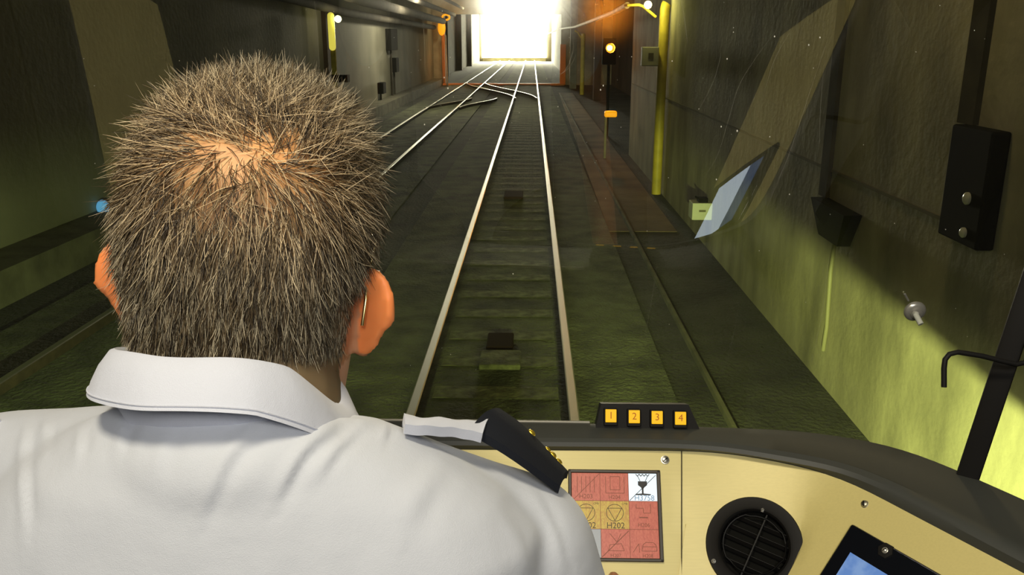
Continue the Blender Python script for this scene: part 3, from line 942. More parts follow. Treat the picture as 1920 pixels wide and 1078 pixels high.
lw = 0.0007
q = cell(0, 0); pline(b, q, [(0.05, 0.97), (0.97, 0.03)], lw, 4)
for u in (0.2, 0.35, 0.5, 0.65, 0.8): pline(b, q, [(u, 0.12), (u, 0.7)], lw, 4)
ptext(b, q, 0.5, 0.85, 'H203', 0.008, 4)
q = cell(1, 0); pline(b, q, [(0.2, 0.12), (0.2, 0.72), (0.85, 0.72), (0.85, 0.12)], lw, 4); pline(b, q, [(0.36, 0.12), (0.36, 0.6), (0.7, 0.6), (0.7, 0.12), (0.36, 0.12)], lw, 4); ptext(b, q, 0.5, 0.87, 'H204', 0.007, 4)
q = cell(2, 0); pline(b, q, [(0.03, 0.98), (0.97, 0.06)], lw, 5)
b.extrude([(q(u, v)) for u, v in ((0.34, 0.28), (0.66, 0.28), (0.66, 0.42), (0.56, 0.5), (0.53, 0.55), (0.53, 0.72), (0.78, 0.74), (0.78, 0.78), (0.24, 0.78), (0.24, 0.74), (0.47, 0.72), (0.47, 0.55), (0.44, 0.5), (0.34, 0.42))][::-1], 0.0013, 0.0016, 5, FR)
for u in (0.3, 0.42, 0.54, 0.66): pline(b, q, [(u - 0.03, 0.02), (u + 0.03, 0.10), (u + 0.09, 0.02)], lw * 1.3, 5)
pline(b, q, [(0.34, 0.1), (0.42, 0.28)], lw, 5); pline(b, q, [(0.68, 0.1), (0.6, 0.28)], lw, 5)
ptext(b, q, 0.55, 0.89, 'H3758', 0.0095, 7)
for c in (0, 1):
    q = cell(c, 1); pts = [(0.5 + 0.3 * math.cos(a), 0.42 + 0.3 * math.sin(a)) for a in [2 * math.pi * k / 24 for k in range(25)]]
    pline(b, q, pts, lw, 6); pline(b, q, [(0.26, 0.26), (0.74, 0.26), (0.5, 0.7), (0.26, 0.26)], lw, 6)
    ptext(b, q, 0.52, 0.88, 'H202', 0.0105, 6); ptext(b, q, 0.85, 0.1, 'CMB', 0.0035, 6)
q = cell(2, 1); pline(b, q, [(0.25, 0.1), (0.25, 0.25), (0.5, 0.25), (0.5, 0.42), (0.75, 0.42), (0.75, 0.1)], lw, 4); pline(b, q, [(0.35, 0.58), (0.65, 0.58)], lw * 2, 4); ptext(b, q, 0.5, 0.85, 'H206', 0.007, 4)
q = cell(1, 2); pline(b, q, [(0.03, 0.97), (0.97, 0.05)], lw * 1.4, 4); pline(b, q, [(0.3, 0.15), (0.55, 0.45), (0.7, 0.15)], lw, 4); pline(b, q, [(0.25, 0.75), (0.3, 0.55), (0.7, 0.5), (0.8, 0.75), (0.25, 0.75)], lw, 4); ptext(b, q, 0.5, 0.92, 'H207', 0.006, 4)
q = cell(2, 2); pline(b, q, [(0.4, 0.75), (0.45, 0.52), (0.55, 0.45), (0.8, 0.45), (0.9, 0.55), (0.92, 0.75), (0.4, 0.75)], lw, 4); pline(b, q, [(0.1, 0.8), (0.3, 0.5), (0.32, 0.8)], lw, 4); pline(b, q, [(0.45, 0.6), (0.9, 0.6)], lw, 4); ptext(b, q, 0.6, 0.92, 'H208', 0.006, 4)
b.build('screen', SM, t)

# ---- round air vent
from mathutils.bvhtree import BVHTree
bvh = BVHTree.FromPolygons([tuple(p) for p in vs_panel], fs_panel)


def on_panel(px, py):
    return bvh.ray_cast(CAM, ray(px, py).normalized())[0]


h = [on_panel(1414 + 80 * math.cos(a), min(1077, 1022 + 80 * math.sin(a))) for a in [2 * math.pi * k / 12 for k in range(12)]]
nv = (h[0] - h[6]).cross(h[9] - h[2]).normalized()
if nv.y > 0: nv = -nv
VC = at_plane(1414, 1022, h[0].lerp(h[6], 0.5), nv)
VC = VC + nv * 0.85 * max((p - VC).dot(nv) for p in h)
# round hole for the vent
hx_ = (RGT - nv * RGT.dot(nv)).normalized()
cut = MB().lathe([(0.046, -0.08), (0.046, 0.03)], 48, 0, frame(VC, hx_, nv.cross(hx_), nv)).build('cut', M['black'])
md = panel.modifiers.new('hole', 'BOOLEAN'); md.object = cut; md.operation = 'DIFFERENCE'; md.solver = 'EXACT'
pm = bpy.data.meshes.new_from_object(panel.evaluated_get(bpy.context.evaluated_depsgraph_get()))
bpy.context.view_layer.update()
dgx = bpy.context.evaluated_depsgraph_get(); dgx.update()
pm = bpy.data.meshes.new_from_object(panel.evaluated_get(dgx))
panel.modifiers.clear(); panel.data = pm; bpy.data.objects.remove(cut)
t = thing('air_vent', tuple(VC), 'round black air vent with slanted slats set in the beige console', 'vent')
xv = RGT - nv * RGT.dot(nv); xv.normalize(); yv = nv.cross(xv)
VF = frame(VC, xv, yv, nv)
R = 88 / F_PX * ((VC - CAM).dot(FWD))
R = R * 1.01
MB().lathe([(R * 0.70, -0.012), (R * 0.70, 0.003), (R * 0.74, 0.0062), (R * 0.80, 0.0045), (R * 0.98, 0.0035), (R, 0.0015), (R, -0.010), (R * 0.9, -0.016)], 72, 0, VF, close=True).build('bezel', M['black_plastic'], t, 40)
MB().lathe([(R * 0.71, -0.014), (R * 0.71, -0.0125)], 48, 0, VF).build('backing', M['black'], t)
rot = Matrix.Rotation(math.radians(-26), 4, 'Z')
for k, yy in enumerate((-0.50, -0.27, -0.04, 0.19, 0.42)):
    hw = R * math.sqrt(max(0.01, 0.70 ** 2 - yy ** 2)) * 0.98
    mt = VF @ rot @ Matrix.Translation((0, yy * R, -0.006)) @ Matrix.Rotation(math.radians(35), 4, 'X')
    MB().bevel_box((-hw, -0.0030, -0.0005), (hw, 0.0030, 0.0005), 0.0004, 0, mt, 1).build('slat', M['slat'], t)
MB().box((-0.0008, -R * 0.69, -0.003), (0.0008, R * 0.69, 0.0005), 0, VF @ Matrix.Rotation(math.radians(-29), 4, 'Z')).build('divider', M['slat'], t)
# inner vane outline
pl = []
for a in range(0, 360, 10):
    rr = R * (0.60 if 200 < a < 330 or 20 < a < 100 else 0.64)
    pl.append(VF @ Vector((rr * math.cos(math.radians(a)), rr * math.sin(math.radians(a)), 0.0008)))
MB().tube(pl + [pl[0]], 0.0011, 6, cap=False).build('rim', M['slat'], t, 60)
for px_, py_ in ((1430, 956), (1338, 1052)):
    screw(at_plane(px_, py_, VC + nv * 0.004, nv), nv, 0.0022, t, 'chrome', 0.3)

# ---- tablet
T0 = at_plane(1600, 984, A_, N1)
t = thing('tablet', tuple(T0), 'black tablet with a blue lit screen on the right side of the console', 'tablet')
TF = frame(T0, E1, -DN, N1)
MB().bevel_box((0, -0.190, -0.002), (0.181, 0, 0.006), 0.003, 0, TF, 3).build('frame', M['black_gloss'], t, 40)
M['tablet_screen'] = mat('tablet_screen', (0.02, 0.03, 0.05), 0.2)
nt = M['tablet_screen'].node_tree; bb = nt.nodes['Principled BSDF']
tc = nt.nodes.new('ShaderNodeTexCoord'); nz = nt.nodes.new('ShaderNodeTexNoise'); nz.inputs['Scale'].default_value = 60; nz.inputs['Detail'].default_value = 4
cr = nt.nodes.new('ShaderNodeValToRGB'); cr.color_ramp.elements[0].position = 0.42; cr.color_ramp.elements[0].color = (0.115, 0.225, 0.50, 1); cr.color_ramp.elements[1].position = 0.62; cr.color_ramp.elements[1].color = (0.19, 0.31, 0.56, 1)
nt.links.new(tc.outputs['Object'], nz.inputs['Vector']); nt.links.new(nz.outputs[0], cr.inputs[0]); nt.links.new(cr.outputs[0], bb.inputs['Emission Color']); bb.inputs['Emission Strength'].default_value = 1.0
M['tablet_page'] = mat('tablet_page', (0.02, 0.03, 0.05), 0.2, emit=(0.66, 0.78, 0.90), strength=3.2)
b = MB(); b.box((0.0185, -0.066, 0.006), (0.1615, -0.030, 0.0066), 0, TF); b.box((0.0185, -0.159, 0.006), (0.1615, -0.066, 0.0066), 1, TF); b.build('screen', [M['tablet_screen'], M['tablet_page']], t)
MB().lathe([(0.010, 0.004), (0.009, 0.0072), (0.003, 0.0076)], 6, 0, TF @ Matrix.Translation((0.052, -0.008, 0))).build('screw_boss', M['black_plastic'], t)
screw(TF @ Vector((0.052, -0.008, 0.0072)), N1, 0.0028, t, 'chrome', 0.2)

# ---- button box on the cowl
BZ = ZL + 0.002
bc = at_z(1212, 796, BZ)
t = thing('button_box', (bc.x, bc.y, BZ), 'low black box with four lit yellow buttons numbered 1 to 4 on the console cowl', 'button box')
dpt = (bc - CAM).dot(FWD); px2m = dpt / F_PX
bx = frame((bc.x, bc.y - 0.012, BZ), (1, 0, 0), (0, math.sin(0.35), math.cos(0.35)), (0, -math.cos(0.35), math.sin(0.35)))
hh = 45 * px2m
b = MB(); b.extrude([(-96 * px2m, 0), (96 * px2m, 0), (76 * px2m, hh), (-86 * px2m, hh)], -0.03, 0.0, 0, bx)
b.build('housing', M['black_plastic'], t)
for k, px_ in enumerate((1143, 1186, 1228, 1271)):
    cx_ = (px_ - 1212) * px2m; cy_ = hh * 0.52 - 0.0008 * k
    hous = MB().bevel_box((cx_ - 12.5 * px2m, cy_ - 18 * px2m, -0.001), (cx_ + 12.5 * px2m, cy_ + 14 * px2m, 0.008), 0.0012, 0, bx).build('button', M['black_plastic'], t)
    hous['label'] = 'lit yellow button numbered %d' % (k + 1)
    MB().bevel_box((cx_ - 10 * px2m, cy_ - 11.5 * px2m, 0.007), (cx_ + 10 * px2m, cy_ + 12 * px2m, 0.0105), 0.0006, 0, bx).build('lit_cap', M.get('btn') or M.setdefault('btn', mat('button_yellow', (0.10, 0.05, 0.0), 0.5, emit=(0.95, 0.50, 0.004), strength=1.0)), hous)
    b = MB(); text_mesh(b, str(k + 1), 0.013, bx @ Matrix.Translation((cx_, cy_ + 0.0005, 0.0108)), 0, 0.0003)
    b.build('digit', M.get('dig') or M.setdefault('dig', mat('digit_brown', (0.25, 0.07, 0.01), 0.6, emit=(0.35, 0.10, 0.0), strength=0.6)), hous)

# ---- chrome fitting on the windscreen
p = on_glass(1715, 583, 0.0)
t = thing('glass_fitting', tuple(p), 'small round chrome fitting with a pale pin on the right of the windscreen', 'fitting')
zx = g_normal(p.x, p.z); xx = Vector((1, 0, 0)); xx = (xx - zx * xx.dot(zx)).normalized(); yy_ = zx.cross(xx)
GF = frame(p, xx, yy_, zx)
s_ = 20 / F_PX * ((p - CAM).dot(FWD))
MB().lathe([(s_, 0.0), (s_, 0.002), (s_ * 0.85, 0.005), (s_ * 0.6, 0.006), (s_ * 0.5, 0.010), (s_ * 0.2, 0.011)], 28, 0, GF).build('disc', M['chrome'], t, 40)
q0 = at_d(1717, 590, (p - CAM).dot(FWD) - 0.012); q1 = at_d(1727, 608, (p - CAM).dot(FWD) - 0.02)
MB().tube([p + zx * 0.008, q0, q1], 0.0042, 12).build('pin', M['white_box'], t, 40)
MB().tube([on_glass(1702, 562, 0.003), on_glass(1695, 549, 0.003)], 0.0016, 8).build('stud', M['chrome'], t, 40)

# ---- black bar and bent rod at the right
g0, g1 = at_d(1815, 892, 1.02), at_d(1930, 545, 0.985)
dirb = (g1 - g0).normalized()
g1 = g1 + dirb * 0.72; g0 = g0 - dirb * 0.02
bw = 0.0125; vz = (g0 - CAM).normalized(); side = dirb.cross(vz).normalized(); dep = side.cross(dirb)
BF = frame(g0, side, dep, dirb)
MB_ = MB().bevel_box((-bw, -0.008, 0), (bw, 0.008, (g1 - g0).length), 0.003, 0, BF)
tag(MB_.build('windscreen_bar', M['black_plastic'], None, 40), 'thick black slanted bar rising from the right end of the console cowl', 'bar')
pp = [(1770, 726), (1770, 690), (1772, 674), (1780, 664), (1796, 660), (1840, 667), (1880, 677), (1905, 683), (1922, 680), (1932, 665), (1936, 640)]
tag(MB().tube([at_d(x, y, 0.965 - 0.00002 * (x - 1770)) for x, y in pp], 0.0030, 12).build('bent_rod', M['black_plastic'], None, 60), 'thin black hook-shaped rod crossing in front of the slanted bar', 'rod')

# ------------------------------------------------------------------ the driver
def vcol_mat(name, rough, sss=0.0, spec=0.5):
    m = mat(name, (0.5, 0.3, 0.2), rough, spec=spec)
    nt = m.node_tree; b = nt.nodes['Principled BSDF']
    a = nt.nodes.new('ShaderNodeAttribute'); a.attribute_name = 'col'
    nt.links.new(a.outputs['Color'], b.inputs['Base Color'])
    if sss:
        b.inputs['Subsurface Weight'].default_value = sss
        b.inputs['Subsurface Radius'].default_value = (0.012, 0.004, 0.002)
        b.inputs['Subsurface Scale'].default_value = 0.5
    return m


M['skin'] = vcol_mat('skin', 0.5, 0.25, 0.35)
M['hair'] = vcol_mat('hair', 0.42, 0.0, 0.55)


def set_col(me, cols):
    a = me.color_attributes.new('col', 'FLOAT_COLOR', 'POINT')
    c = np.ones((len(me.vertices), 4)); c[:, :3] = cols
    a.data.foreach_set('color', c.ravel())


HC = at_d(478, 456, 0.60)                       # head centre
HM = Matrix.Translation(HC) @ Euler((math.radians(-2), math.radians(7.5), math.radians(1)), 'YXZ').to_matrix().to_4x4()
HMi = HM.inverted()
#  z, half width, back, front, (head frame: x right, y forward, z up)
SK = [(-0.170, 0.068, 0.064, 0.025), (-0.150, 0.069, 0.069, 0.030), (-0.12, 0.070, 0.072, 0.045), (-0.09, 0.0715, 0.080, 0.078), (-0.06, 0.0735, 0.089, 0.088), (-0.03, 0.0755, 0.0965, 0.088), (0.0, 0.0785, 0.100, 0.087), (0.03, 0.0775, 0.0985, 0.092),
      (0.055, 0.0725, 0.092, 0.088), (0.075, 0.0625, 0.080, 0.078), (0.090, 0.049, 0.063, 0.060), (0.100, 0.032, 0.042, 0.040), (0.106, 0.010, 0.014, 0.013)]


def skull(phi, z, grow=0.0):
    a, bk, fr = interp(SK, z)
    c_, s_ = math.cos(phi), math.sin(phi)
    e = 2 / 2.35
    x = (a + grow) * math.copysign(abs(c_) ** e, c_)
    y = math.copysign(abs(s_) ** e, s_) * ((fr if s_ > 0 else bk) + grow)
    return Vector((x, y, z))


hb = MB()
NP = 48
zs = sorted(set([t_[0] for t_ in SK] + [t_[0] + 0.008 for t_ in SK[:-3]]))
vs = [HM @ skull(2 * math.pi * k / NP, z) for z in zs for k in range(NP)]
fs = [(j * NP + k, j * NP + (k + 1) % NP, (j + 1) * NP + (k + 1) % NP, (j + 1) * NP + k) for j in range(len(zs) - 1) for k in range(NP)]
fs += [tuple(range(NP))[::-1], tuple((len(zs) - 1) * NP + k for k in range(NP))]
hb.add(vs, fs)
HR = HM.to_quaternion()


def hell(c, r, rot=None):
    q_ = HR if rot is None else HR @ rot.to_quaternion()
    bm = bmesh.new(); bmesh.ops.create_uvsphere(bm, u_segments=24, v_segments=16, radius=1)
    hb.from_bm(bm, 0, Matrix.Translation(HM @ Vector(c)) @ q_.to_matrix().to_4x4() @ Matrix.Diagonal((*r, 1)))


hell((0, 0.045, -0.085), (0.056, 0.050, 0.042)); hell((0, 0.082, -0.112), (0.022, 0.018, 0.016))    # jaw, chin
hell((0, 0.100, -0.035), (0.011, 0.020, 0.022)); hell((0, 0.116, -0.046), (0.013, 0.012, 0.010))   # nose
hell((0, 0.090, 0.012), (0.050, 0.012, 0.010)); hell((0, 0.092, -0.075), (0.024, 0.012, 0.006)); hell((0, 0.090, -0.084), (0.020, 0.012, 0.006))   # brow, lips
for s in (-1, 1):
    hell((s * 0.045, 0.070, -0.040), (0.018, 0.018, 0.014))
# ears: curved thin shells angled out from the head
ear_r = []


def ear(s, dx, dz):
    """rim, bowl and lobe as overlapping shapes"""
    base = Vector((s * (0.0765 + dx), 0.000, -0.040 + dz))
    yaw = math.radians(58)
    out = Vector((s * math.sin(yaw), -math.cos(yaw), 0)); up = Vector((0, -0.12, 1)).normalized()
    tilt = math.radians(10)
    for (co_, cu_, ro_, ru_) in ((0.012, 0.008, 0.0195, 0.026), (0.009, -0.008, 0.0145, 0.024), (0.006, -0.024, 0.0095, 0.0115)):
        bm = bmesh.new(); bmesh.ops.create_uvsphere(bm, u_segments=24, v_segments=16, radius=1)
        o2 = (out + up * 0.0).normalized(); n2 = o2.cross(up).normalized()
        hb.from_bm(bm, 0, HM @ frame(base + out * co_ + up * cu_, o2 * ro_, n2 * 0.0050, up * ru_))
    for k in range(15):
        a = math.radians(-75 + 235 * k / 14)
        g = lambda a: base + out * (0.011 + 0.0185 * math.cos(a) - (0.006 if math.sin(a) < -0.2 else 0.0)) + up * (0.004 + 0.029 * math.sin(a))
        hb.cap(HM @ g(a), HM @ g(a + 0.29), 0.0038, 0.0038, 10)


ear(-1, 0.0, 0.0)
ear(1, 0.0, 0.0)

NB = at_d(420, 768, 0.53)                        # base of the neck
SX = -0.182                                      # body centre line
bd = hb
bd.cap(HM @ Vector((0, -0.004, -0.06)), (SX, 0.500, 2.07), 0.060, 0.064)
SHR, SHL = Vector((-0.012, 0.535, 1.978)), Vector((-0.372, 0.535, 2.020))
bd.cap(SHR, SHL, 0.050, 0.050)
bd.ell((SX, 0.50, 1.90), (0.155, 0.10, 0.17)); bd.ell((SX, 0.50, 1.65), (0.145, 0.10, 0.20)); bd.ell((SX, 0.49, 1.50), (0.155, 0.11, 0.11))
ELR, WRR = Vector((0.075, 0.575, 1.70)), Vector((0.128, 0.795, 1.632))
ELL, WRL = Vector((-0.45, 0.575, 1.70)), Vector((-0.46, 0.80, 1.64))
for sh, el, wr, sg in ((SHR, ELR, WRR, 1), (SHL, ELL, WRL, -1)):
    bd.cap(sh, el, 0.047, 0.038); bd.cap(el, wr, 0.040, 0.026)
    # hand resting on the console, palm down, fingers up the panel
    f_ = (Vector((-0.020 * sg, 0.075, 0.040))).normalized()
    lat = Vector((sg, 0, 0)); lat = (lat - f_ * lat.dot(f_)).normalized()
    upn = f_.cross(lat) * sg
    if upn.z < 0: upn = -upn
    palm = wr + f_ * 0.045
    for u in (-0.028, -0.010, 0.010, 0.028):
        bd.cap(wr + lat * u * 0.6, wr + f_ * 0.075 + lat * u, 0.014, 0.012, 12)
    for k, (u, ln) in enumerate(((-0.030, 0.068), (-0.010, 0.076), (0.010, 0.070), (0.029, 0.056))):
        k0_ = wr + f_ * 0.078 + lat * u
        k1 = k0_ + (f_ + upn * 0.25).normalized() * ln * 0.48
        k2 = k1 + (f_ * 0.85 - upn * 0.25).normalized() * ln * 0.30
        k3 = k2 + (f_ * 0.7 - upn * 0.5).normalized() * ln * 0.20
        bd.cap(k0_, k1, 0.0098, 0.0088, 12); bd.cap(k1, k2, 0.0088, 0.0080, 12); bd.cap(k2, k3, 0.0080, 0.0070, 12)
    th0 = wr + f_ * 0.022 - lat * 0.024; th1 = th0 - lat * 0.026 + f_ * 0.022; th2 = th1 - lat * 0.006 + f_ * 0.028; th3 = th2 + f_ * 0.022
    bd.cap(th0, th1, 0.014, 0.0105, 12); bd.cap(th1, th2, 0.0105, 0.0092, 12); bd.cap(th2, th3, 0.0092, 0.008, 12)
# legs, seated
for s in (-1, 1):
    hp, kn, an = Vector((SX + s * 0.09, 0.47, 1.48)), Vector((SX + s * 0.13, 0.90, 1.42)), Vector((SX + s * 0.13, 0.86, 1.04))
    bd.cap(hp, kn, 0.072, 0.052); bd.cap(kn, an, 0.050, 0.036); bd.cap(an, an + Vector((0, 0.14, -0.045)), 0.034, 0.026)
person = thing('person', (SX, 0.45, 0.95), 'driver seen from behind with short greying hair, pale uniform shirt and navy epaulettes', 'person')
me = remesh(bd, 0.0034, 3, 0.5)
co, no = mesh_np(me)
Rm = np.array(HMi.to_3x3()); tr = np.array(HMi.translation)
loc = co @ Rm.T + tr
W = Vector((0.012, -0.078, 0.066))
WA, WB = Vector((-0.022, -0.080, 0.066)), Vector((0.056, -0.070, 0.070))              # crown of the hair in head frame
Wn = np.array(W)
skin = np.array([0.50, 0.235, 0.125])
cols = np.tile(skin, (len(co), 1))
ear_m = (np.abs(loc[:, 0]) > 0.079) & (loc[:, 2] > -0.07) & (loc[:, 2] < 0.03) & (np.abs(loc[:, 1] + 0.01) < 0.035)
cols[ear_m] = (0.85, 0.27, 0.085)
neck_m = (loc[:, 2] < -0.075) & (loc[:, 2] > -0.25) & ~ear_m
cols[neck_m] = (0.74, 0.42, 0.30)


def hairline(x, y):
    """lowest z with hair for a point of the head, by azimuth"""
    a = math.degrees(math.atan2(-y, abs(x)))     # 90 = back, 0 = side
    return float(np.interp(a, [-90, -40, -15, 0, 12, 30, 50, 90], [0.075, 0.06, 0.02, 0.02, -0.03, -0.122, -0.148, -0.152]))


sc_m = np.array([(p[2] > max(hairline(p[0], p[1]), -0.100) + 0.004) and p[2] < 0.12 and abs(p[0]) < 0.0795 and np.hypot(p[0], p[1]) < 0.12 for p in loc])
dW = np.linalg.norm((loc - (Wn + np.array([0.010, 0.01, 0.0]))) * np.array([0.7, 1, 1.2]), axis=1)
shade = np.clip((dW - 0.015) / 0.060, 0, 1)[:, None]
cols[sc_m] = (np.array([0.60, 0.31, 0.125]) * (1 - shade) + np.array([0.16, 0.115, 0.065]) * shade)[sc_m]
co2 = co - np.array(origin(person))
set_np(me, co2)
set_col(me, cols)
me.materials.clear(); me.materials.append(M['skin'])
me.polygons.foreach_set('use_smooth', [True] * len(me.polygons)); me.polygons.foreach_set('material_index', [0] * len(me.polygons))
body = link('body', me, person)

# eyes
for s in (-1, 1):
    MB().ell(HM @ Vector((s * 0.031, 0.078, -0.012)), (0.0125, 0.0125, 0.0125)).build('eye', M['white_box'], person, 60)


# ---- hair: every strand a thin tapered prism
def make_hair(nstr=30000, seed=3):
    rg = np.random.default_rng(seed)
    roots, nrms = [], []
    while len(roots) < nstr:
        ph = rg.uniform(0, 2 * math.pi); z = rg.uniform(-0.152, 0.106)
        if z > 0.075 and rg.random() > 0.999: continue
        p = skull(ph, z)
        if z < hairline(p.x, p.y) + rg.normal() * 0.003: continue
        if p.y > 0.05 and rg.random() < 0.5: continue
        # thinner over the crown
        d = math.hypot((p.x - W.x - 0.004) * 0.5, math.hypot(p.y - W.y, (p.z - W.z + 0.008) * 1.1))
        if rg.random() > 0.34 + 0.66 * min(1, max(0, (d - 0.0) / 0.062)) ** 1.3: continue
        # thin line along the nape
        if p.y < 0 and abs(p.z + 0.098 + 0.10 * 0 * p.x) < 0.006 and -0.035 < p.x < 0.04 and rg.random() < 0.75: continue
        q1 = skull(ph + 0.02, z); q2 = skull(ph, min(z + 0.003, 0.1059)); q3 = skull(ph, z - 0.003)
        nn = (q1 - p).cross(q2 - q3)
        if nn.length < 1e-9: nn = Vector((0, 0, 1))
        nn.normalize()
        if nn.dot(p) < 0: nn = -nn
        roots.append(p); nrms.append(nn)
    # extra strands for the flat top where z sampling is thin
    for _ in range(int(nstr * 0.24)):
        r = math.sqrt(rg.random()); a = rg.uniform(0, 2 * math.pi)
        x = 0.060 * r * math.cos(a); y = 0.078 * r * math.sin(a)
        d = math.hypot((x - W.x - 0.010) * 0.62, math.hypot(y - W.y, 0.02))
        if rg.random() > 0.3 + 0.7 * min(1, max(0, (d - 0.0) / 0.05)): continue
        rr = max(abs(x) / 0.078, 0) ** 2.2 + (abs(y) / 0.1) ** 2.2
        z = 0.106 - 0.034 * rr ** 1.1 / 0.55 * 0.6
        # find the skull height for this x, y
        lo, hi = 0.02, 0.106
        for _k in range(14):
            mid = (lo + hi) / 2; a_, bk, fr = interp(SK, mid); b_ = fr if y > 0 else bk
            if (abs(x) / a_) ** 2.35 + (abs(y) / b_) ** 2.35 < 1: lo = mid
            else: hi = mid
        p = Vector((x, y, lo)); roots.append(p)
        nrms.append(Vector((x / 0.0061 * 0.4, y / 0.01 * 0.4, 1 / 0.0112 * 0.105 * 0.9)).normalized())
    N = len(roots)
    P = np.array(roots); Nn = np.array(nrms)
    A_w, B_w = np.array(WA), np.array(WB); ab = B_w - A_w
    tt = np.clip((P - A_w) @ ab / (ab @ ab), 0, 1)[:, None]
    fl = P - (A_w + ab * tt) + (tt - 0.5) * ab * 0.25
    tang = fl - Nn * (fl * Nn).sum(1)[:, None]
    tang /= np.linalg.norm(tang, axis=1)[:, None] + 1e-9
    grav = np.tile([0, 0, -1.0], (N, 1)); grav -= Nn * (grav * Nn).sum(1)[:, None]
    back = np.clip((-P[:, 1]) / 0.08, 0, 1) * np.clip((W.z - 0.005 - P[:, 2]) / 0.05, 0, 1)
    side = np.clip(np.abs(P[:, 0]) / 0.07, 0, 1) * np.clip((0.06 - P[:, 2]) / 0.05, 0, 1)
    flow = tang + grav * (np.maximum(back, side * 0.8) * 1.3)[:, None]
    swirl = np.cross(Nn, tang); dd = np.linalg.norm(fl, axis=1)
    flow += swirl * (0.8 * np.exp(-(dd / 0.022) ** 2))[:, None]
    # clumping noise
    nz = np.array([list(noise.noise_vector(Vector(p) * 130)) for p in P]) * 0.75 + np.array([list(noise.noise_vector(Vector(p) * 42 + Vector((9, 3, 1)))) for p in P]) * 0.6
    near = np.exp(-(dd / 0.05) ** 2)[:, None]
    flow += nz * (0.85 + 1.1 * near) + rg.normal(size=(N, 3)) * (0.20 + 0.35 * near)
    flow -= Nn * (flow * Nn).sum(1)[:, None]
    flow /= np.linalg.norm(flow, axis=1)[:, None] + 1e-9
    up = np.clip((P[:, 2] - 0.045) / 0.05, 0, 1)
    front = np.clip((P[:, 1] + 0.02) / 0.06, 0, 1)
    lift = 0.30 + 0.75 * up * (0.35 + 0.65 * front) + 0.15 * side + rg.normal(size=N) * 0.10 + 0.12 * np.array([noise.noise(Vector(p) * 90) for p in P])
    lift = np.clip(lift, 0.10, 1.5)
    ln = 0.017 + 0.013 * np.clip((P[:, 2] + 0.03) / 0.08, 0, 1) + 0.004 * front
    low = np.clip((-0.10 - P[:, 2]) / 0.04, 0, 1)
    earz = np.clip((np.abs(P[:, 0]) - 0.062) / 0.008, 0, 1) * np.clip((0.0 - P[:, 2]) / 0.02, 0, 1)
    ln = ln * (1 - 0.5 * earz); lift = lift * (1 - 0.5 * earz)
    ln = ln * (1 - 0.10 * low) * rg.uniform(0.6, 1.2, N)
    lift = lift + low * 0.30
    D0 = flow + Nn * lift[:, None]; D0 /= np.linalg.norm(D0, axis=1)[:, None]
    segs = 4
    pts = [P - Nn * 0.001]
    D = D0.copy()
    bend = rg.normal(size=(N, 3)) * 0.10
    for k in range(segs):
        pts.append(pts[-1] + D * (ln / segs)[:, None])
        D = D + bend + np.array([0, 0, -0.10]) * (1 - up)[:, None] - Nn * 0.06
        D /= np.linalg.norm(D, axis=1)[:, None]
    pts = np.stack(pts, 1)                       # N, 5, 3
    wdt = np.array([0.00022, 0.00024, 0.00021, 0.00015, 0.00004])
    s1 = np.cross(D0, Nn + rg.normal(size=(N, 3)) * 0.3); s1 /= np.linalg.norm(s1, axis=1)[:, None] + 1e-9
    s2 = np.cross(D0, s1)
    wj = rg.uniform(0.8, 1.3, N)
    ring = []
    for k in range(3):
        a = 2 * math.pi * k / 3
        ring.append(pts + ((s1 * math.cos(a) + s2 * math.sin(a))[:, None, :] * wdt[None, :, None] * wj[:, None, None]))
    V_ = np.stack(ring, 2).reshape(-1, 3)        # N*5*3
    R3 = np.array(HM.to_3x3()); t3 = np.array(HM.translation) - np.array(origin(person))
    V_ = V_ @ R3.T + t3
    base = (np.arange(N) * 15)[:, None, None]
    qs = []
    for j in range(4):
        for k in range(3):
            qs.append([j * 3 + k, j * 3 + (k + 1) % 3, (j + 1) * 3 + (k + 1) % 3, (j + 1) * 3 + k])
    Fq = (base + np.array(qs)[None]).reshape(-1, 4)
    me = bpy.data.meshes.new('hair')
    me.vertices.add(len(V_)); me.vertices.foreach_set('co', V_.ravel())
    nf = len(Fq)
    me.loops.add(nf * 4); me.loops.foreach_set('vertex_index', Fq.ravel().astype(np.int32))
    me.polygons.add(nf); me.polygons.foreach_set('loop_start', (np.arange(nf) * 4).astype(np.int32))
    me.update(calc_edges=True)
    me.polygons.foreach_set('use_smooth', [True] * nf)
    # colours: grey and fair strands among dark brown ones
    u = rg.random(N)[:, None]; br = rg.uniform(0.7, 1.35, N)[:, None]
    dark = np.array([0.032, 0.024, 0.015]); mid = np.array([0.13, 0.096, 0.052]); pale = np.array([0.50, 0.44, 0.31])
    c_ = np.where(u < 0.30, dark, np.where(u < 0.68, mid, pale)) * br
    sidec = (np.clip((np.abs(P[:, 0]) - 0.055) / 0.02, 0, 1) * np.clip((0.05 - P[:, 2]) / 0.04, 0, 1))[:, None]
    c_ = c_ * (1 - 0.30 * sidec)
    c_ = c_ * (1 + np.array([0.35, 0.15, -0.05]) * near)  # warm highlight around the crown put into the strand colours
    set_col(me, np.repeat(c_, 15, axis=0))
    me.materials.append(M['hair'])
    return link('hair', me, person)


make_hair()

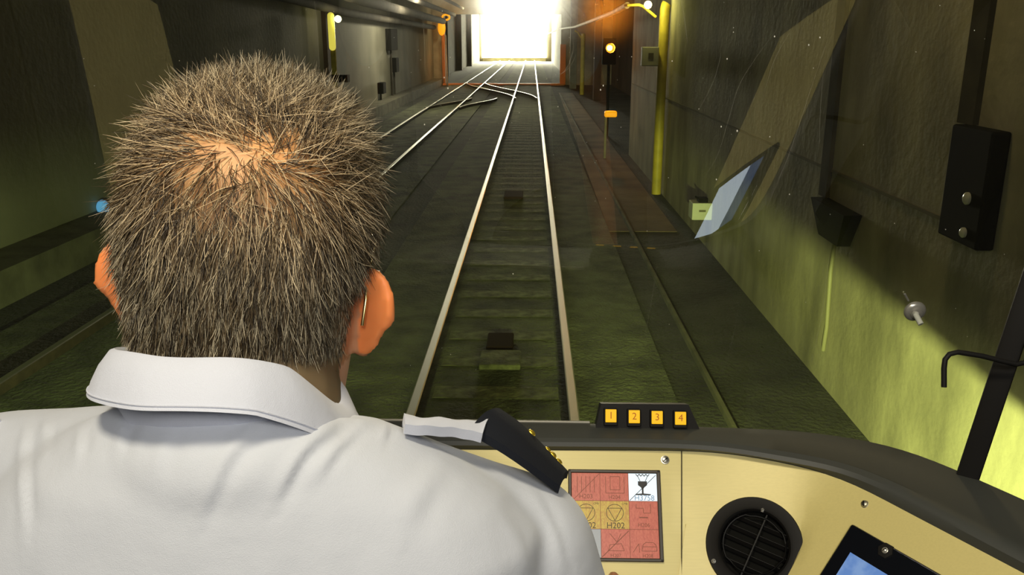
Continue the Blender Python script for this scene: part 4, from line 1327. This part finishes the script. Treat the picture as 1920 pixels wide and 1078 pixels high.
# ---- eyeglasses: thin gold arms over the ears and a frame in front
gl = thing('eyeglasses', (0, 0, 0), None, None)
b = MB(); M['gold'] = mat('gold', (0.75, 0.62, 0.30), 0.3, 1.0); M['lens'] = mat('lens', (0.1, 0.35, 0.6), 0.08, 0.3)
for s in (-1, 1):
    b.tube([HM @ Vector(p) for p in ((s * 0.062, 0.114, -0.006), (s * 0.070, 0.10, -0.008), (s * 0.0775, 0.03, -0.010), (s * 0.0805, -0.006, -0.012), (s * 0.0835, -0.016, -0.026), (s * 0.0830, -0.019, -0.044))], 0.0013, 8)
for s in (-1, 1):
    b.tube([HM @ Vector((s * 0.036 + 0.026 * math.cos(a) + 0.0, 0.118, -0.012 + 0.019 * math.sin(a))) for a in [2 * math.pi * k / 24 for k in range(25)]], 0.0012, 8, cap=False)
b.tube([HM @ Vector((x, 0.119, -0.006)) for x in (-0.011, 0, 0.011)], 0.0012, 8)
bpy.data.objects.remove(gl)
gl = b.build('eyeglasses', M['gold'], person, 60)
for s in (-1, 1):
    MB().lathe([(0.0245, 0), (0.0245, 0.0015)], 32, 0, HM @ frame((s * 0.036, 0.1175, -0.012), (1, 0, 0), (0, 0, 1), (0, 1, 0)) @ Matrix.Diagonal((1, 0.73, 1, 1))).build('lens', M['lens'], gl)

# ---- shirt
sb = MB()
rings = [(2.112, 0.078, 0.062, 0.503), (2.098, 0.108, 0.070, 0.503), (2.080, 0.140, 0.080, 0.503), (2.060, 0.165, 0.088, 0.503), (2.03, 0.190, 0.100, 0.503), (1.98, 0.195, 0.112, 0.503), (1.90, 0.185, 0.120, 0.503), (1.75, 0.172, 0.120, 0.503), (1.60, 0.168, 0.122, 0.50), (1.46, 0.178, 0.128, 0.49)]
NR = 48; vs = []
for z, a, d, yc in rings:
    for k in range(NR):
        c_, s_ = math.cos(2 * math.pi * k / NR), math.sin(2 * math.pi * k / NR); e = 2 / 2.3
        vs.append((SX + a * math.copysign(abs(c_) ** e, c_), yc + d * math.copysign(abs(s_) ** e, s_), z - 0.038 * max(0, s_ + 0.1) * min(1, max(0, (z - 1.95) / 0.1)) - 0.006 * max(0, c_) * min(1, max(0, (z - 1.95) / 0.1))))
fs = [(j * NR + k, j * NR + (k + 1) % NR, (j + 1) * NR + (k + 1) % NR, (j + 1) * NR + k) for j in range(len(rings) - 1) for k in range(NR)]
fs += [tuple(range(NR)), tuple((len(rings) - 1) * NR + k for k in range(NR))[::-1]]
sb.add(vs, fs)
for sh, el, zt in ((SHR, ELR, 0.006), (SHL, ELL, 0.012)):
    sb.cap(sh, sh.lerp(el, 0.72), 0.060, 0.056)
    sb.cap(Vector((SX + (sh.x - SX) * 0.35, 0.505, 2.042 + zt)), sh + Vector((0, 0, 0.006)), 0.050, 0.055)
sb.ell((SX, 0.468, 2.078), (0.088, 0.046, 0.046))
me = remesh(sb, 0.0032, 26, 0.5)
co, no = mesh_np(me)


def crease(px, pts, w_, amp):
    """S-shaped crease along a drawn line on the back of the shirt"""
    q = []
    for i in range(len(pts) - 1):
        for k in range(8):
            q.append(np.array(pts[i]) * (1 - k / 8) + np.array(pts[i + 1]) * k / 8)
    q.append(np.array(pts[-1])); q = np.array(q, dtype=float)
    for _ in range(6):
        q[1:-1] = (q[:-2] + 2 * q[1:-1] + q[2:]) / 4
    best = np.full(len(px), 1e9); sg = np.zeros(len(px)); tt = np.zeros(len(px))
    for i in range(len(q) - 1):
        ab = q[i + 1] - q[i]; t_ = np.clip(((px - q[i]) @ ab) / (ab @ ab), 0, 1)
        dv = px - (q[i] + t_[:, None] * ab); d = np.hypot(dv[:, 0], dv[:, 1])
        m_ = d < best
        best[m_] = d[m_]; sg[m_] = np.sign(ab[0] * dv[:, 1] - ab[1] * dv[:, 0])[m_]; tt[m_] = ((i + t_) / (len(q) - 1))[m_]
    x = best * sg / w_
    return amp * np.sin(np.pi * np.clip(tt, 0.03, 0.97)) ** 0.7 * x * np.exp(-x * x) * 2.3


rel = co - np.array(CAM); dpt_ = rel @ np.array(FWD)
pxs = np.stack([960 + F_PX * (rel @ np.array(RGT)) / dpt_, 539 - F_PX * (rel @ np.array(UPV)) / dpt_], 1)
facing = np.clip(-(no * rel).sum(1) / np.linalg.norm(rel, axis=1) * 3, 0, 1)
disp = np.zeros(len(co))
for pts, w_, am in (([(61, 780), (49, 858), (52, 1010)], 11, 0.0016), ([(96, 776), (92, 845)], 9, 0.0014), ([(504, 784), (430, 864), (380, 985)], 17, 0.0019), ([(655, 788), (572, 846), (515, 955)], 15, 0.0021), ([(700, 784), (630, 850), (600, 900)], 12, 0.0011),
                    ([(738, 780), (722, 830)], 9, 0.0015), ([(240, 770), (225, 860)], 14, 0.0009), ([(995, 905), (1045, 993), (1069, 1090)], 12, 0.0008), ([(930, 930), (985, 1010), (1000, 1090)], 20, 0.0008), ([(860, 850), (800, 930), (770, 1000)], 30, 0.0012), ([(330, 800), (300, 900)], 20, 0.0009), ([(160, 790), (150, 860)], 10, 0.0012)):
    disp += crease(pxs, pts, w_, am) * facing
disp += np.array([noise.noise(Vector((p[0] * 14, p[1] * 14, p[2] * 6))) for p in co]) * 0.0028 + np.array([noise.noise(Vector(p) * 45) for p in co]) * 0.0006
co = co + no * disp[:, None]
set_np(me, co - np.array(origin(person)))


def cloth(name, col, sc, trans=0.0):
    m = mat(name, col, 0.9, spec=0.2)
    nt = m.node_tree; b = nt.nodes['Principled BSDF']
    b.inputs['Sheen Weight'].default_value = 0.2 if col[0] > 0.1 else 0.0
    tc = nt.nodes.new('ShaderNodeTexCoord')
    n1 = nt.nodes.new('ShaderNodeTexNoise'); n1.inputs['Scale'].default_value = sc; n1.inputs['Detail'].default_value = 4
    n2 = nt.nodes.new('ShaderNodeTexNoise'); n2.inputs['Scale'].default_value = 55; n2.inputs['Detail'].default_value = 5
    mx = nt.nodes.new('ShaderNodeMath'); mx.operation = 'MULTIPLY_ADD'; mx.inputs[1].default_value = 3.0
    nt.links.new(tc.outputs['Object'], n1.inputs['Vector']); nt.links.new(tc.outputs['Object'], n2.inputs['Vector'])
    nt.links.new(n2.outputs[0], mx.inputs[0]); nt.links.new(n1.outputs[0], mx.inputs[2])
    bp = nt.nodes.new('ShaderNodeBump'); bp.inputs['Strength'].default_value = 0.35; bp.inputs['Distance'].default_value = 0.0008
    nt.links.new(mx.outputs[0], bp.inputs['Height']); nt.links.new(bp.outputs[0], b.inputs['Normal'])
    return m


M['shirt'] = cloth('shirt', (0.50, 0.53, 0.60), 1600)
M['collar'] = cloth('collar', (0.53, 0.56, 0.66), 1600)
M['navy'] = cloth('navy', (0.010, 0.012, 0.018), 1800)
me.materials.clear(); me.materials.append(M['shirt'])
me.polygons.foreach_set('material_index', [0] * len(me.polygons)); me.polygons.foreach_set('use_smooth', [True] * len(me.polygons))
shirt = link('shirt', me, person)

# collar: folded band around the back of the neck
def ringpt(k, cx, cy, rx, ry):
    return Vector((cx + rx * math.cos(k), cy + ry * math.sin(k), 0))


TOPC, BOTC = at_d(415, 690, 0.545), at_d(412, 752, 0.535)
b = MB(); NA = 90; vs = []
for i in range(NA + 1):
    a = math.radians(-90 - 155 + 310 * i / NA)          # -90 = back
    c_, s_ = math.cos(a), math.sin(a)
    zt = 2.134 - 0.009 * c_ + 0.024 * max(0, -s_) - 0.018 * max(0, s_) - 0.14 * max(0, c_ - 0.72) ** 1.5 + (0.006 * math.exp(-((c_ - 0.45) / 0.42) ** 2) if s_ < 0 else 0)
    tp = Vector((SX - 0.012 + 0.0675 * c_, 0.514 + 0.062 * s_, zt))
    zb = 2.102 - 0.012 * c_ + 0.036 * max(0, -s_) - 0.014 * max(0, s_) - 0.02 * max(0, c_ - 0.45)
    bt = Vector((SX - 0.010 + 0.083 * c_, 0.506 + 0.078 * s_, zb - 0.004 * math.cos(3 * a)))
    inn = Vector((SX - 0.012 + 0.064 * c_, 0.514 + 0.0595 * s_, 2.10))
    prof = [inn, tp + Vector((-0.002 * c_, -0.002 * s_, -0.003)), tp, tp.lerp(bt, 0.05) + Vector((0.0022 * c_, 0.0022 * s_, 0.0005)), tp.lerp(bt, 0.35) + Vector((0.004 * c_, 0.004 * s_, 0)), tp.lerp(bt, 0.7) + Vector((0.003 * c_, 0.003 * s_, 0)), bt + Vector((0.001 * c_, 0.001 * s_, 0)), bt - Vector((0.0018 * c_, 0.0018 * s_, -0.001)), tp.lerp(bt, 0.6)]
    wob = noise.noise(Vector((a * 2.2, 0, 4))) * 0.0018
    vs += [p + Vector((c_, s_, 0)) * wob for p in prof]
m = 9
fs = [(i * m + k, i * m + (k + 1) % m, (i + 1) * m + (k + 1) % m, (i + 1) * m + k) for i in range(NA) for k in range(m)]
fs += [tuple(range(m))[::-1], tuple(NA * m + k for k in range(m))]
b.add(vs, fs)
collar = b.build('collar', M['collar'], shirt, 60)
# stitched line near the lower edge
st = [vs[i * m + 5].lerp(vs[i * m + 6], 0.62) + (vs[i * m + 6] - vs[i * m + 7]).normalized() * 0.0006 for i in range(NA + 1)]
MB().tube(st, 0.0005, 5).build('stitching', M['collar'], shirt, 60)

# epaulettes: white strap with a navy slide and gold emblem
def epaulette(q, gold=True):
    """q: function (u along the shoulder 0..1, v back 0 .. front 1) -> point, normal up"""
    ep = None
    return ep


dep = [0.575, 0.628]
BK = [at_d(885, 800, 0.565), at_d(940, 832, 0.568), at_d(990, 866, 0.575), at_d(1050, 911, 0.590)]
FRT = [at_d(936, 765, 0.612), at_d(975, 792, 0.620), at_d(1020, 835, 0.628), at_d(1066, 884, 0.632)]


def catm(P, t_):
    n_ = len(P) - 1; i = min(int(t_ * n_), n_ - 1); f_ = t_ * n_ - i
    p0, p1, p2, p3 = P[max(i - 1, 0)], P[i], P[i + 1], P[min(i + 2, n_)]
    return 0.5 * ((2 * p1) + (p2 - p0) * f_ + (2 * p0 - 5 * p1 + 4 * p2 - p3) * f_ ** 2 + (-p0 + 3 * p1 - 3 * p2 + p3) * f_ ** 3)


def sheet(BK, FRT, thick, arch, nu=16, nv=8, mirror=False):
    vs = []
    for side_ in (0, 1):
        for i in range(nu + 1):
            for j in range(nv + 1):
                u, v = i / nu, j / nv
                a, c = catm(BK, u), catm(FRT, u)
                p = a.lerp(c, v) + Vector((0, 0, 1)) * arch * (1 - (2 * v - 1) ** 2)
                if side_: p = p - Vector((0.2, 0, 1)).normalized() * thick
                if mirror: p = Vector((2 * SX - p.x - 0.082, p.y, p.z - 0.004))
                vs.append(p)
    K = (nu + 1) * (nv + 1); fs = []
    for i in range(nu):
        for j in range(nv):
            f_ = (i * (nv + 1) + j, (i + 1) * (nv + 1) + j, (i + 1) * (nv + 1) + j + 1, i * (nv + 1) + j + 1)
            fs.append(f_); fs.append(tuple(x + K for x in f_[::-1]))
    bd_ = [i * (nv + 1) for i in range(nu + 1)] + [nu * (nv + 1) + j for j in range(1, nv + 1)] + [i * (nv + 1) + nv for i in range(nu - 1, -1, -1)] + [j for j in range(nv - 1, 0, -1)]
    for a, c in zip(bd_, bd_[1:] + bd_[:1]):
        fs.append((a, a + K, c + K, c))
    return vs, fs


for mir in (False, True):
    v_, f_ = sheet(BK, FRT, 0.006, 0.004, mirror=mir)
    ep = MB().add(v_, f_).build('epaulette', M['navy'], shirt, 50)
    ep['label'] = 'navy shoulder slide with gold emblem'
    SB = [at_d(760, 797, 0.535), at_d(800, 799, 0.540), at_d(860, 803, 0.553), at_d(905, 812, 0.560)]
    SF = [at_d(757, 783, 0.575), at_d(800, 790, 0.580), at_d(860, 796, 0.592), at_d(925, 792, 0.604)]
    v_, f_ = sheet(SB, SF, 0.007, 0.005, nu=28, mirror=mir)
    v_ = [p + Vector((0, 0, 0.0022 * noise.noise(Vector((p.x * 90, p.y * 30, 2.0))))) for p in v_]
    MB().add(v_, f_).build('strap', M['collar'], shirt, 50)
    b = MB()
    for u, v, r in ((0.50, 0.99, 0.0034), (0.72, 0.97, 0.0028), (0.78, 0.98, 0.0032), (0.85, 0.96, 0.0032), (0.80, 0.90, 0.0022)):
        p = catm(BK, u).lerp(catm(FRT, u), v) + Vector((0, 0, 0.0004))
        if mir: p = Vector((2 * SX - p.x - 0.082, p.y, p.z - 0.004))
        b.ell(p, (r, r * 0.8, r * 0.55), Euler((0, 0.7 * (-1 if mir else 1), 0)), 10, 8)
    b.build('gold_emblem', M.get('gold2') or M.setdefault('gold2', mat('gold_thread', (0.95, 0.70, 0.08), 0.35, 0.9)), ep, 60)
# sleeve seam
sm = [at_d(1058, 905, 0.585), at_d(1062, 960, 0.565), at_d(1075, 1030, 0.555), at_d(1088, 1085, 0.55)]

# ---- trousers and shoes
tb = MB()
tb.ell((SX, 0.48, 1.47), (0.175, 0.13, 0.10))
M['trousers'] = cloth('trousers', (0.03, 0.033, 0.045), 1500)
M['shoe'] = mat('shoe', (0.012, 0.011, 0.010), 0.35)
for s in (-1, 1):
    hp, kn, an = Vector((SX + s * 0.09, 0.47, 1.48)), Vector((SX + s * 0.13, 0.90, 1.42)), Vector((SX + s * 0.13, 0.86, 1.05))
    tb.cap(hp, kn, 0.085, 0.064); tb.cap(kn, an, 0.062, 0.052)
me = remesh(tb, 0.008, 6)
co, no = mesh_np(me); set_np(me, co - np.array(origin(person)))
me.materials.clear(); me.materials.append(M['trousers']); me.polygons.foreach_set('material_index', [0] * len(me.polygons)); me.polygons.foreach_set('use_smooth', [True] * len(me.polygons))
link('trousers', me, person)
for s in (-1, 1):
    tb = MB(); x = SX + s * 0.13
    tb.cap((x, 0.85, 0.995), (x, 1.02, 0.985), 0.044, 0.034); tb.cap((x, 0.85, 1.0), (x, 0.86, 1.06), 0.044, 0.042)
    me = remesh(tb, 0.006, 5); co, no = mesh_np(me); co[:, 2] = np.maximum(co[:, 2], 0.951); set_np(me, co - np.array(origin(person)))
    me.materials.clear(); me.materials.append(M['shoe']); me.polygons.foreach_set('material_index', [0] * len(me.polygons)); me.polygons.foreach_set('use_smooth', [True] * len(me.polygons))
    link('shoe', me, person)

# ---- driver's seat, low back
t = thing('driver_seat', (SX, 0.42, 0.95), "dark upholstered driver's seat with low back under the driver", 'seat')
MB().bevel_box((SX - 0.24, 0.30, 1.30), (SX + 0.24, 0.78, 1.385), 0.03, seg=3).build('seat', M['cab_dark'], t, 40)
MB().bevel_box((SX - 0.22, 0.27, 1.40), (SX + 0.22, 0.34, 1.78), 0.03, seg=3).build('backrest', M['cab_dark'], t, 40)
MB().lathe([(0.20, 0.95), (0.20, 0.97), (0.06, 1.0), (0.05, 1.28), (0.15, 1.30)], 32, 0, Matrix.Translation((SX, 0.5, 0))).build('pedestal', M['black_plastic'], t, 40)
